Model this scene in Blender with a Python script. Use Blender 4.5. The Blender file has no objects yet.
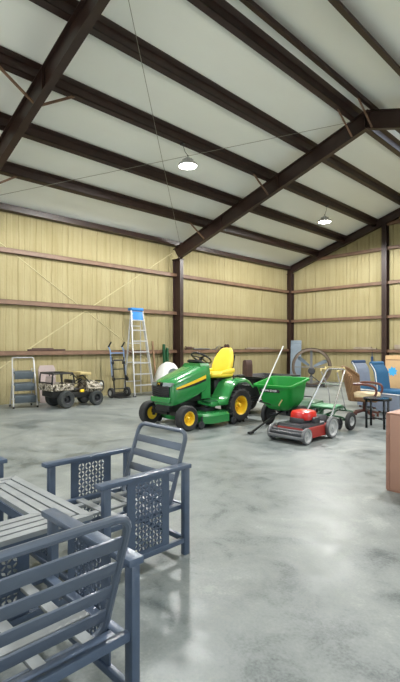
import bpy, bmesh, math, random
from mathutils import Vector, Matrix
random.seed(4)
PI = math.pi
sc = bpy.context.scene
COL = sc.collection

# ---------------------------------------------------------------- camera numbers and building sizes
HC = 1.265                        # eye height
YAW = 0.79979
WX = -9.88                        # inner face of the left wall
GY = 14.88                        # inner face of the gable wall
DX = -9.79
SL = 0.327                        # roof pitch
XR = -4.06                       # ridge
XE = 2 * XR - WX                  # right wall
YB = -2.9                         # rear wall
GS = 1.1175                       # girt spacing
F0, F1, F2 = -2.66, 3.04, 8.88    # frame lines
PB, PD = .05, .155                # purlin drop and depth
def ztop(x):                      # top of rafters
    return 4.206 + SL * ((x if x <= XR else 2 * XR - x) - DX)
def zroof(x):
    return ztop(x) + PD - PB

# ---------------------------------------------------------------- materials
def lin(c):
    return tuple(((v / 255) / 12.92 if v / 255 <= .04045 else ((v / 255 + .055) / 1.055) ** 2.4) for v in c) + (1,)

def mat(name, rgb, rough=.5, metal=0., var=.12, scale=6., bump=0., bscale=40., spec=.5, coat=0., stretch=(1, 1, 1), alpha=None, trans=0.):
    m = bpy.data.materials.new(name); m.use_nodes = True
    nt = m.node_tree; N = nt.nodes; L = nt.links
    b = N['Principled BSDF']
    b.inputs['Roughness'].default_value = rough
    b.inputs['Metallic'].default_value = metal
    b.inputs['Specular IOR Level'].default_value = spec
    b.inputs['Coat Weight'].default_value = coat
    b.inputs['Transmission Weight'].default_value = trans
    c = lin(rgb)
    tc = N.new('ShaderNodeTexCoord'); mp = N.new('ShaderNodeMapping'); mp.inputs['Scale'].default_value = stretch
    L.new(tc.outputs['Object'], mp.inputs['Vector'])
    nz = N.new('ShaderNodeTexNoise'); nz.inputs['Scale'].default_value = scale; nz.inputs['Detail'].default_value = 5
    L.new(mp.outputs['Vector'], nz.inputs['Vector'])
    rp = N.new('ShaderNodeValToRGB')
    rp.color_ramp.elements[0].position = .3; rp.color_ramp.elements[1].position = .7
    rp.color_ramp.elements[0].color = tuple(v * (1 - var) for v in c[:3]) + (1,)
    rp.color_ramp.elements[1].color = tuple(min(1, v * (1 + var)) for v in c[:3]) + (1,)
    L.new(nz.outputs['Fac'], rp.inputs['Fac']); L.new(rp.outputs['Color'], b.inputs['Base Color'])
    if bump:
        n2 = N.new('ShaderNodeTexNoise'); n2.inputs['Scale'].default_value = bscale; n2.inputs['Detail'].default_value = 4
        L.new(mp.outputs['Vector'], n2.inputs['Vector'])
        bp = N.new('ShaderNodeBump'); bp.inputs['Strength'].default_value = bump; bp.inputs['Distance'].default_value = .01
        L.new(n2.outputs['Fac'], bp.inputs['Height']); L.new(bp.outputs['Normal'], b.inputs['Normal'])
    return m

def emit(name, rgb, strength):
    m = bpy.data.materials.new(name); m.use_nodes = True
    b = m.node_tree.nodes['Principled BSDF']
    b.inputs['Base Color'].default_value = (.8, .8, .8, 1)
    b.inputs['Emission Color'].default_value = lin(rgb); b.inputs['Emission Strength'].default_value = strength
    return m

def foam_material(name, axis):
    """pale yellow sprayed foam with the panel ribs showing through as vertical seams"""
    m = bpy.data.materials.new(name); m.use_nodes = True
    nt = m.node_tree; N = nt.nodes; L = nt.links
    b = N['Principled BSDF']; b.inputs['Roughness'].default_value = .8; b.inputs['Specular IOR Level'].default_value = .2
    tc = N.new('ShaderNodeTexCoord'); sp = N.new('ShaderNodeSeparateXYZ'); L.new(tc.outputs['Object'], sp.inputs[0])
    def math_(op, a, bb=None, c=None):
        n = N.new('ShaderNodeMath'); n.operation = op
        for i, v in enumerate((a, bb, c)):
            if v is None: continue
            if isinstance(v, (int, float)): n.inputs[i].default_value = v
            else: L.new(v, n.inputs[i])
        return n.outputs[0]
    mp = N.new('ShaderNodeMapping'); mp.inputs['Scale'].default_value = (1.6, 1.6, .35); L.new(tc.outputs['Object'], mp.inputs['Vector'])
    wob = N.new('ShaderNodeTexNoise'); wob.inputs['Scale'].default_value = 2.2; wob.inputs['Detail'].default_value = 3
    L.new(mp.outputs['Vector'], wob.inputs['Vector'])
    u = math_('ADD', sp.outputs[axis], math_('MULTIPLY', wob.outputs['Fac'], .10))
    fr = math_('FRACT', math_('DIVIDE', u, .405))
    d = math_('ABSOLUTE', math_('SUBTRACT', fr, .5))
    seam = math_('SUBTRACT', 1.0, math_('MULTIPLY', d, 16.0)); seam = math_('MAXIMUM', seam, 0.0)
    fr2 = math_('FRACT', math_('DIVIDE', u, .135)); d2 = math_('ABSOLUTE', math_('SUBTRACT', fr2, .5))
    seam2 = math_('MAXIMUM', math_('SUBTRACT', 1.0, math_('MULTIPLY', d2, 6.0)), 0.0)
    big = N.new('ShaderNodeTexNoise'); big.inputs['Scale'].default_value = 1.1; big.inputs['Detail'].default_value = 6
    L.new(tc.outputs['Object'], big.inputs['Vector'])
    ms = N.new('ShaderNodeMapping'); ms.inputs['Scale'].default_value = (7, 7, .5); L.new(tc.outputs['Object'], ms.inputs['Vector'])
    streak = N.new('ShaderNodeTexNoise'); streak.inputs['Scale'].default_value = 1.0; streak.inputs['Detail'].default_value = 4
    L.new(ms.outputs['Vector'], streak.inputs['Vector'])
    # how strongly a seam shows varies along the wall
    seam = math_('MULTIPLY', seam, math_('MULTIPLY', streak.outputs['Fac'], 1.5))
    fac = math_('ADD', math_('MULTIPLY', big.outputs['Fac'], .5), math_('MULTIPLY', streak.outputs['Fac'], .5))
    rp = N.new('ShaderNodeValToRGB')
    rp.color_ramp.elements[0].position = .32; rp.color_ramp.elements[0].color = lin((148, 138, 100))
    rp.color_ramp.elements[1].position = .66; rp.color_ramp.elements[1].color = lin((166, 157, 121))
    L.new(fac, rp.inputs['Fac'])
    mx = N.new('ShaderNodeMix'); mx.data_type = 'RGBA'
    L.new(math_('MINIMUM', math_('ADD', math_('MULTIPLY', seam, .34), math_('MULTIPLY', seam2, .07)), 1.0), mx.inputs['Factor'])
    L.new(rp.outputs['Color'], mx.inputs['A']); mx.inputs['B'].default_value = lin((132, 116, 76))
    L.new(mx.outputs['Result'], b.inputs['Base Color'])
    fine = N.new('ShaderNodeTexNoise'); fine.inputs['Scale'].default_value = 14; fine.inputs['Detail'].default_value = 5
    L.new(tc.outputs['Object'], fine.inputs['Vector'])
    h = math_('SUBTRACT', math_('ADD', math_('MULTIPLY', fine.outputs['Fac'], .5), streak.outputs['Fac']), math_('ADD', math_('MULTIPLY', seam, .9), math_('MULTIPLY', seam2, .5)))
    bp = N.new('ShaderNodeBump'); bp.inputs['Strength'].default_value = .5; bp.inputs['Distance'].default_value = .04
    L.new(h, bp.inputs['Height']); L.new(bp.outputs['Normal'], b.inputs['Normal'])
    return m

def concrete_material():
    m = bpy.data.materials.new('polished_concrete'); m.use_nodes = True
    nt = m.node_tree; N = nt.nodes; L = nt.links
    b = N['Principled BSDF']
    tc = N.new('ShaderNodeTexCoord')
    def noise(s, d, rough=.6, dist=0.):
        n = N.new('ShaderNodeTexNoise'); n.inputs['Scale'].default_value = s; n.inputs['Detail'].default_value = d
        n.inputs['Roughness'].default_value = rough; n.inputs['Distortion'].default_value = dist
        L.new(tc.outputs['Object'], n.inputs['Vector']); return n.outputs['Fac']
    a, c, e = noise(1.1, 8, .64, .8), noise(4.0, 8, .72, .4), noise(70, 3)
    def mm(op, x, y):
        n = N.new('ShaderNodeMath'); n.operation = op
        for i, v in enumerate((x, y)):
            if isinstance(v, (int, float)): n.inputs[i].default_value = v
            else: L.new(v, n.inputs[i])
        return n.outputs[0]
    f = mm('ADD', mm('ADD', mm('MULTIPLY', a, .46), mm('MULTIPLY', c, .40)), mm('MULTIPLY', e, .14))
    rp = N.new('ShaderNodeValToRGB'); r = rp.color_ramp
    r.elements[0].position = .40; r.elements[0].color = lin((78, 87, 88))
    r.elements[1].position = .60; r.elements[1].color = lin((148, 153, 150))
    k = r.elements.new(.47); k.color = lin((116, 123, 122))
    k = r.elements.new(.55); k.color = lin((132, 138, 136))
    L.new(f, rp.inputs['Fac']); L.new(rp.outputs['Color'], b.inputs['Base Color'])
    rr = N.new('ShaderNodeMapRange'); rr.inputs['From Min'].default_value = .3; rr.inputs['From Max'].default_value = .7
    rr.inputs['To Min'].default_value = .28; rr.inputs['To Max'].default_value = .55
    L.new(c, rr.inputs['Value']); L.new(rr.outputs['Result'], b.inputs['Roughness'])
    b.inputs['Specular IOR Level'].default_value = .35
    bp = N.new('ShaderNodeBump'); bp.inputs['Strength'].default_value = .12; bp.inputs['Distance'].default_value = .004
    L.new(c, bp.inputs['Height']); L.new(bp.outputs['Normal'], b.inputs['Normal'])
    return m

def camo_material():
    m = bpy.data.materials.new('camouflage_plastic'); m.use_nodes = True
    nt = m.node_tree; N = nt.nodes; L = nt.links
    b = N['Principled BSDF']; b.inputs['Roughness'].default_value = .5
    tc = N.new('ShaderNodeTexCoord'); n = N.new('ShaderNodeTexNoise'); n.inputs['Scale'].default_value = 14; n.inputs['Detail'].default_value = 3
    L.new(tc.outputs['Object'], n.inputs['Vector'])
    rp = N.new('ShaderNodeValToRGB'); r = rp.color_ramp; r.interpolation = 'CONSTANT'
    r.elements[0].position = 0; r.elements[0].color = lin((52, 46, 40))
    r.elements[1].position = .42; r.elements[1].color = lin((120, 112, 92))
    for p, c in ((.5, (188, 182, 168)), (.57, (92, 82, 62)), (.64, (205, 200, 190))):
        k = r.elements.new(p); k.color = lin(c)
    L.new(n.outputs['Fac'], rp.inputs['Fac']); L.new(rp.outputs['Color'], b.inputs['Base Color'])
    return m

def wicker_material():
    m = bpy.data.materials.new('woven_wicker'); m.use_nodes = True
    nt = m.node_tree; N = nt.nodes; L = nt.links
    b = N['Principled BSDF']; b.inputs['Roughness'].default_value = .6
    tc = N.new('ShaderNodeTexCoord')
    ws = []
    for d in ('X', 'Z'):
        w = N.new('ShaderNodeTexWave'); w.bands_direction = d; w.inputs['Scale'].default_value = 22; w.inputs['Distortion'].default_value = 1.5
        L.new(tc.outputs['Object'], w.inputs['Vector']); ws.append(w.outputs['Fac'])
    mu = N.new('ShaderNodeMath'); mu.operation = 'MULTIPLY'; L.new(ws[0], mu.inputs[0]); L.new(ws[1], mu.inputs[1])
    rp = N.new('ShaderNodeValToRGB'); rp.color_ramp.elements[0].color = lin((100, 72, 46)); rp.color_ramp.elements[1].color = lin((182, 142, 98))
    L.new(mu.outputs[0], rp.inputs['Fac']); L.new(rp.outputs['Color'], b.inputs['Base Color'])
    bp = N.new('ShaderNodeBump'); bp.inputs['Strength'].default_value = .6; bp.inputs['Distance'].default_value = .01
    L.new(mu.outputs[0], bp.inputs['Height']); L.new(bp.outputs['Normal'], b.inputs['Normal'])
    return m

M = {}
def setup_materials():
    M['foam_x'] = foam_material('sprayed_foam_side', 1)
    M['foam_y'] = foam_material('sprayed_foam_gable', 0)
    M['concrete'] = concrete_material()
    M['ceiling'] = mat('white_insulation_facing', (240, 244, 240), .55, var=.03, scale=1.2, bump=.25, bscale=3, stretch=(1, .4, 1))
    M['steel'] = mat('red_oxide_steel', (48, 32, 27), .40, var=.22, scale=5, spec=.5)
    M['girt'] = mat('red_oxide_girt', (116, 90, 72), .5, var=.22, scale=4)
    M['rodfoam'] = mat('foam_coated_rod', (180, 170, 132), .8, var=.1)
    M['wire'] = mat('brace_rod_steel', (150, 148, 138), .5, .3)
    M['lamp'] = mat('lamp_housing', (190, 192, 192), .4, .3)
    M['glow'] = emit('led_lens', (255, 252, 244), 30.)
    M['ridge_emit'] = emit('ridge_strip_emission', (222, 236, 255), 3.)
    M['slate'] = mat('slate_metal', (78, 92, 112), .36, .0, var=.10, scale=18, bump=.05, bscale=120, spec=.55)
    M['slate_light'] = mat('weathered_grey_plank', (142, 147, 149), .5, var=.12, scale=9, stretch=(1, 1, 1))
    M['frame_grey'] = mat('charcoal_tube', (88, 98, 112), .34, .1, var=.1)
    M['green'] = mat('tractor_green', (44, 128, 66), .26, var=.05, scale=3, coat=.6)
    M['green_dark'] = mat('deep_green', (10, 74, 40), .4, var=.12)
    M['hopper_green'] = mat('hopper_green', (12, 138, 48), .34, var=.06, scale=4)
    M['faded_green'] = mat('faded_green_paint', (92, 150, 110), .5, var=.15)
    M['yellow'] = mat('tractor_yellow', (236, 196, 46), .38, var=.05)
    M['seat_yellow'] = mat('yellow_vinyl', (238, 206, 60), .5, var=.06, bump=.1, bscale=60)
    M['black'] = mat('black_plastic', (26, 27, 28), .42, var=.15)
    M['black_gloss'] = mat('black_gloss', (14, 15, 17), .12, var=.1)
    M['rubber'] = mat('tyre_rubber', (40, 41, 42), .75, var=.2, scale=12, bump=.2)
    M['grey_rubber'] = mat('dusty_tyre_rubber', (52, 56, 56), .8, var=.15, scale=12, bump=.25)
    M['light_grey'] = mat('light_grey_plastic', (178, 180, 180), .5, var=.08)
    M['headlight'] = mat('headlight_lens', (128, 138, 134), .15, .2, var=.05)
    M['mid_grey'] = mat('mid_grey_metal', (112, 114, 116), .4, .3, var=.12)
    M['dark_grey'] = mat('dark_grey_metal', (58, 60, 64), .45, .2, var=.12)
    M['alu'] = mat('aluminium', (176, 178, 178), .42, .4, var=.08, scale=10)
    M['chrome'] = mat('chrome_tube', (215, 215, 215), .2, .85, var=.04)
    M['blue'] = mat('ladder_blue', (38, 122, 196), .4, var=.06)
    M['truck_blue'] = mat('hand_truck_steel_blue', (110, 136, 172), .4, .2, var=.1)
    M['red'] = mat('mower_red', (206, 34, 30), .3, var=.08, coat=.4)
    M['red_dull'] = mat('mower_deck_red', (150, 40, 34), .45, var=.15)
    M['camo'] = camo_material()
    M['tan'] = mat('tan_fabric', (190, 172, 120), .7, var=.15)
    M['mauve'] = mat('grey_mauve_board', (168, 154, 150), .7, var=.06)
    M['white'] = mat('white_plastic', (228, 230, 228), .45, var=.04)
    M['tread_grey'] = mat('dark_grey_tread', (86, 96, 102), .6, var=.12)
    M['wood'] = mat('raw_wood', (142, 112, 84), .7, var=.2, scale=8, stretch=(1, 1, .15))
    M['grey_wood'] = mat('weathered_board', (150, 138, 122), .8, var=.2, scale=8)
    M['dark_brown'] = mat('dark_brown_rusty_metal', (74, 52, 44), .6, var=.3, scale=10)
    M['brown_hoop'] = mat('brown_grey_drum', (92, 80, 68), .5, .3, var=.2, scale=5)
    M['blue_grey'] = mat('blue_grey_board', (112, 126, 138), .6, var=.1)
    M['wicker'] = wicker_material()
    M['cream'] = mat('cream_cushion', (226, 206, 168), .8, var=.1)
    M['mahogany'] = mat('mahogany', (92, 46, 34), .35, var=.2, scale=6)
    M['grey_fabric'] = mat('grey_blue_fabric', (122, 132, 150), .8, var=.06, bump=.1)
    M['blue_fabric'] = mat('blue_fabric', (36, 92, 132), .75, var=.08, bump=.1)
    M['navy_fabric'] = mat('dark_blue_fabric', (40, 66, 100), .75, var=.08)
    M['piping'] = mat('white_piping', (224, 226, 226), .6, var=.04)
    M['card'] = mat('cardboard', (196, 164, 122), .8, var=.05)
    M['print_blue'] = mat('blue_print', (62, 160, 214), .7, var=.03)
    M['crate'] = mat('pinkish_brown_panel', (164, 126, 108), .55, var=.07, scale=3, stretch=(1, 1, .3))
    M['crate_edge'] = mat('pinkish_brown_edge', (150, 112, 96), .6, var=.1)
    M['glass'] = mat('dark_glass', (60, 84, 92), .08, var=.02, spec=.8)
    M['outside'] = mat('pale_gravel', (186, 184, 178), .9, var=.1, scale=3)
setup_materials()

# ---------------------------------------------------------------- mesh helpers
def fillet(pts, r, n=5, closed=False):
    P = [Vector(p) for p in pts]; out = []
    m = len(P)
    for i in range(m):
        if not closed and i in (0, m - 1): out.append(P[i]); continue
        a, b, c = P[(i - 1) % m], P[i], P[(i + 1) % m]
        u = (a - b); v = (c - b); k = min(r, u.length * .49, v.length * .49)
        p0 = b + u.normalized() * k; p1 = b + v.normalized() * k
        for j in range(n + 1):
            t = j / n
            out.append((1 - t) ** 2 * p0 + 2 * t * (1 - t) * b + t * t * p1)
    return out

class MB:
    def __init__(s): s.bm = bmesh.new()
    def merge(s, other, mtx=None):
        me = bpy.data.meshes.new('t'); other.bm.to_mesh(me); other.bm.free()
        if mtx is not None: me.transform(mtx)
        s.bm.from_mesh(me); bpy.data.meshes.remove(me)
    def cbox(s, c, size, rot=None, bev=0., seg=2):
        b = bmesh.new(); bmesh.ops.create_cube(b, size=1)
        bmesh.ops.scale(b, vec=size, verts=b.verts)
        if bev: bmesh.ops.bevel(b, geom=list(b.edges), offset=bev, segments=seg, affect='EDGES', profile=.5)
        m = Matrix.Translation(Vector(c)) @ (rot.to_4x4() if rot is not None else Matrix.Identity(4))
        t = MB.__new__(MB); t.bm = b; s.merge(t, m); return s
    def box(s, x0, x1, y0, y1, z0, z1, bev=0., seg=2):
        return s.cbox(((x0 + x1) / 2, (y0 + y1) / 2, (z0 + z1) / 2), (abs(x1 - x0), abs(y1 - y0), abs(z1 - z0)), None, bev, seg)
    def bar(s, p0, p1, w, h, up=(0, 0, 1), bev=0.):
        p0, p1 = Vector(p0), Vector(p1); d = p1 - p0; L = d.length; y = d.normalized()
        u = Vector(up)
        x = y.cross(u)
        if x.length < 1e-5: x = y.cross(Vector((1, 0, 0)))
        x.normalize(); z = x.cross(y)
        return s.cbox((p0 + p1) / 2, (w, L, h), Matrix((x, y, z)).transposed(), bev)
    def tube(s, pts, r, n=8, closed=False, caps=True):
        P = [Vector(p) for p in pts]; m = len(P); rings = []; up = None
        for i in range(m):
            if closed: t = P[(i + 1) % m] - P[(i - 1) % m]
            else: t = P[min(i + 1, m - 1)] - P[max(i - 1, 0)]
            t.normalize()
            if up is None:
                up = Vector((0, 0, 1)) if abs(t.z) < .9 else Vector((1, 0, 0))
            up = (up - t * up.dot(t)).normalized(); w = t.cross(up)
            rr = r[i] if isinstance(r, (list, tuple)) else r
            rings.append([s.bm.verts.new(P[i] + up * math.cos(2 * PI * k / n) * rr + w * math.sin(2 * PI * k / n) * rr) for k in range(n)])
        for i in range(m if closed else m - 1):
            a, b = rings[i], rings[(i + 1) % m]
            for k in range(n): s.bm.faces.new((a[k], a[(k + 1) % n], b[(k + 1) % n], b[k]))
        if caps and not closed:
            s.bm.faces.new(list(reversed(rings[0]))); s.bm.faces.new(rings[-1])
        return s
    def cyl(s, p0, p1, r, n=16): return s.tube([p0, p1], r, n)
    def lathe(s, prof, o=(0, 0, 0), axis='z', n=24, closed=False, a0=0., a1=2 * PI):
        """profile of (radius, height) turned about an axis through o"""
        full = abs(a1 - a0 - 2 * PI) < 1e-6; cnt = n if full else n + 1
        rings = []
        for (r, h) in prof:
            ring = []
            for k in range(cnt):
                a = a0 + (a1 - a0) * k / n; c, q = r * math.cos(a), r * math.sin(a)
                v = {'z': (c, q, h), 'x': (h, c, q), 'y': (q, h, c)}[axis]
                ring.append(s.bm.verts.new(Vector(v) + Vector(o)))
            rings.append(ring)
        m = len(rings)
        for i in range(m if closed else m - 1):
            a, b = rings[i], rings[(i + 1) % m]
            for k in range(cnt if full else cnt - 1):
                try: s.bm.faces.new((a[k], a[(k + 1) % cnt], b[(k + 1) % cnt], b[k]))
                except ValueError: pass
        if full and not closed:
            if prof[0][0] > 1e-4: s.bm.faces.new(list(reversed(rings[0])))
            if prof[-1][0] > 1e-4: s.bm.faces.new(rings[-1])
        bmesh.ops.remove_doubles(s.bm, verts=[v for r in rings for v in r], dist=1e-5)
        return s
    def loft(s, rings, cap=True, closed=True):
        R = [[s.bm.verts.new(p) for p in r] for r in rings]; n = len(R[0])
        for a, b in zip(R, R[1:]):
            for k in range(n if closed else n - 1): s.bm.faces.new((a[k], a[(k + 1) % n], b[(k + 1) % n], b[k]))
        if cap: s.bm.faces.new(list(reversed(R[0]))); s.bm.faces.new(R[-1])
        return s
    def prism(s, poly, off):
        """closed polygon of 3-D points, extruded by the vector off"""
        a = [s.bm.verts.new(p) for p in poly]; b = [s.bm.verts.new(Vector(p) + Vector(off)) for p in poly]; n = len(a)
        s.bm.faces.new(list(reversed(a))); s.bm.faces.new(b)
        for k in range(n): s.bm.faces.new((a[k], a[(k + 1) % n], b[(k + 1) % n], b[k]))
        return s
    def build(s, name, m, parent=None, angle=35, loc=None, rotz=None):
        bmesh.ops.recalc_face_normals(s.bm, faces=s.bm.faces)
        me = bpy.data.meshes.new(name); s.bm.to_mesh(me); s.bm.free()
        me.polygons.foreach_set('use_smooth', [True] * len(me.polygons))
        me.set_sharp_from_angle(angle=math.radians(angle))
        me.materials.append(m)
        o = bpy.data.objects.new(name, me); COL.objects.link(o)
        if parent is not None: o.parent = parent
        if loc is not None: o.location = loc
        if rotz is not None: o.rotation_euler = (0, 0, rotz)
        return o

def tag(o, label, cat, group=None, kind=None):
    o['label'] = label; o['category'] = cat
    if group: o['group'] = group
    if kind: o['kind'] = kind
    return o
def thing(name, label, cat, loc, rotz=0., group=None, rot=None):
    o = bpy.data.objects.new(name, None); COL.objects.link(o); o.empty_display_size = .1
    o.location = loc; o.rotation_euler = rot if rot is not None else (0, 0, rotz)
    return tag(o, label, cat, group)
def dup(root, loc, rotz, label, group=None):
    r = root.copy(); COL.objects.link(r); r.location = loc; r.rotation_euler = (0, 0, rotz); r['label'] = label
    if group: r['group'] = group
    for ch in root.children:
        c = ch.copy(); COL.objects.link(c); c.parent = r
        for g in ch.children:
            d = g.copy(); COL.objects.link(d); d.parent = c
    return r
def struct(mb, name, m, label, cat, angle=30):
    return tag(mb.build(name, m, None, angle), label, cat, kind='structure')
def relabel(o, text): o['label'] = text; return o
RX = lambda a: Matrix.Rotation(a, 3, 'X')
RY = lambda a: Matrix.Rotation(a, 3, 'Y')
RZ = lambda a: Matrix.Rotation(a, 3, 'Z')

def wheel(parent, name, c, R, w, rimR, tyre_m, rim_m, axis='x', lugs=0, side=1, dish=.02):
    """tyre turned about its axle, with a rim as its own piece"""
    t = MB(); h = w / 2
    prof = [(rimR, -h * .85), (R * .88, -h), (R * .97, -h * .8), (R, -h * .4), (R, h * .4), (R * .97, h * .8), (R * .88, h), (rimR, h * .85)]
    t.lathe(prof, c, axis, 28, closed=True)
    for k in range(lugs):
        a = 2 * PI * k / lugs
        for sgn in (-1, 1):
            b = a + (PI / lugs if sgn > 0 else 0)
            p = Vector((sgn * h * .45, math.cos(b) * R, math.sin(b) * R))
            rot = RX(b) @ RZ(0) if True else None
            rot = Matrix.Rotation(b, 3, 'X') @ Matrix.Rotation(sgn * .5, 3, 'Y')
            t.cbox(Vector(c) + p, (h * .95, .034, .022), rot, 0)
    o = t.build(name, tyre_m, parent)
    r = MB()
    pr = [(0, side * h * .35), (rimR * .35, side * h * .35), (rimR * .42, side * (h * .35 - dish)), (rimR * .78, side * (h * .35 - dish)), (rimR * .9, side * h * .8), (rimR * 1.03, side * h * .9), (rimR * 1.03, -side * h * .8), (0, -side * h * .5)]
    r.lathe(pr, c, axis, 24)
    r.lathe([(rimR * .2, side * h * .34), (rimR * .2, side * h * .7), (rimR * .14, side * h * .78), (0, side * h * .78)], c, axis, 12)
    r.build('rim', rim_m, o)
    return o

# ================================================================ SETTING
def build_shell():
    b = MB(); b.box(WX - .3, XE + .3, YB - .3, GY + .3, -.2, 0)
    struct(b, 'floor', M['concrete'], 'polished grey concrete floor with cloudy stains', 'floor')
    b = MB(); b.box(WX - 25, XE + 30, YB - 30, GY + 25, -.5, -.06)
    struct(b, 'ground', M['outside'], 'pale gravel ground outside the open doorways', 'ground')
    # left wall
    b = MB(); b.box(WX - .15, WX, YB - .15, GY + .15, 0, zroof(WX))
    struct(b, 'wall_left', M['foam_x'], 'long eave wall sprayed with pale yellow foam', 'wall')
    # gable wall
    b = MB(); zt = zroof(XR)
    b.prism([(WX, GY, 0), (XE, GY, 0), (XE, GY, zroof(WX)), (XR, GY, zt), (WX, GY, zroof(WX))], (0, .15, 0))
    struct(b, 'wall_back', M['foam_y'], 'gable end wall sprayed with pale yellow foam', 'wall')
    # right wall with two large open doorways
    b = MB(); zw = zroof(WX); ys = [YB - .15, -1.9, 2.0, 5.0, 8.6, GY + .15]
    for a, c in ((0, 1), (2, 3), (4, 5)): b.box(XE, XE + .15, ys[a], ys[c], 0, zw)
    for a, c in ((1, 2), (3, 4)): b.box(XE, XE + .15, ys[a], ys[c], 3.5, zw)
    struct(b, 'wall_right', M['foam_x'], 'eave wall with two open vehicle doorways beside the camera', 'wall')
    # rear wall with an open doorway
    b = MB()
    b.prism([(WX, YB, 0), (-8.2, YB, 0), (-8.2, YB, 3.7), (-3.0, YB, 3.7), (-3.0, YB, 0), (XE, YB, 0), (XE, YB, zw), (XR, YB, zt), (WX, YB, zw)], (0, -.15, 0))
    struct(b, 'wall_front', M['foam_y'], 'gable wall behind the camera with a wide open doorway', 'wall')
    # roof lining, left slope and right slope, closed along the ridge
    b = MB()
    b.prism([(WX - .15, YB - .15, zroof(WX)), (XR, YB - .15, zt), (XE + .15, YB - .15, zroof(WX)), (XE + .15, YB - .15, zroof(WX) + .08), (XR, YB - .15, zt + .08), (WX - .15, YB - .15, zroof(WX) + .08)], (0, GY - YB + .3, 0))
    struct(b, 'ceiling', M['ceiling'], 'white vinyl faced roof insulation over dark purlins', 'ceiling')
    # bright emissive strips under the closed roof, between the two ridge purlins in the last bay
    b = MB(); y0, y1 = F2 + .5, GY - 1.0
    for dx0, dx1 in ((-.02, .09), (.14, .20)):
        x0, x1 = XR + dx0, XR + dx1
        b.prism([(x0, y0, zroof(x0) - .012), (x1, y0, zroof(x1) - .012), (x1, y0, zroof(x1) - .004), (x0, y0, zroof(x0) - .004)], (0, y1 - y0, 0))
    struct(b, 'ridge_strip_1', M['ridge_emit'], 'narrow bright emissive strip along the ridge beyond the frame', 'skylight')

def i_beam(b, pts_top, pts_bot, y, fw=.12, ft=.014, wt=.012):
    """frame member in the x-z plane at y between a top line and a bottom line (lists of (x, z))"""
    for (p0, p1) in zip(pts_top, pts_top[1:]): b.bar((p0[0], y, p0[1] - ft / 2), (p1[0], y, p1[1] - ft / 2), fw, ft, up=(0, 0, 1) if abs(p1[0] - p0[0]) > abs(p1[1] - p0[1]) else (1, 0, 0))
    for (p0, p1) in zip(pts_bot, pts_bot[1:]): b.bar((p0[0], y, p0[1] + ft / 2), (p1[0], y, p1[1] + ft / 2), fw, ft, up=(0, 0, 1) if abs(p1[0] - p0[0]) > abs(p1[1] - p0[1]) else (1, 0, 0))
    poly = [(x, y - wt / 2, z) for x, z in pts_top] + [(x, y - wt / 2, z) for x, z in reversed(pts_bot)]
    b.prism(poly, (0, wt, 0))

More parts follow.
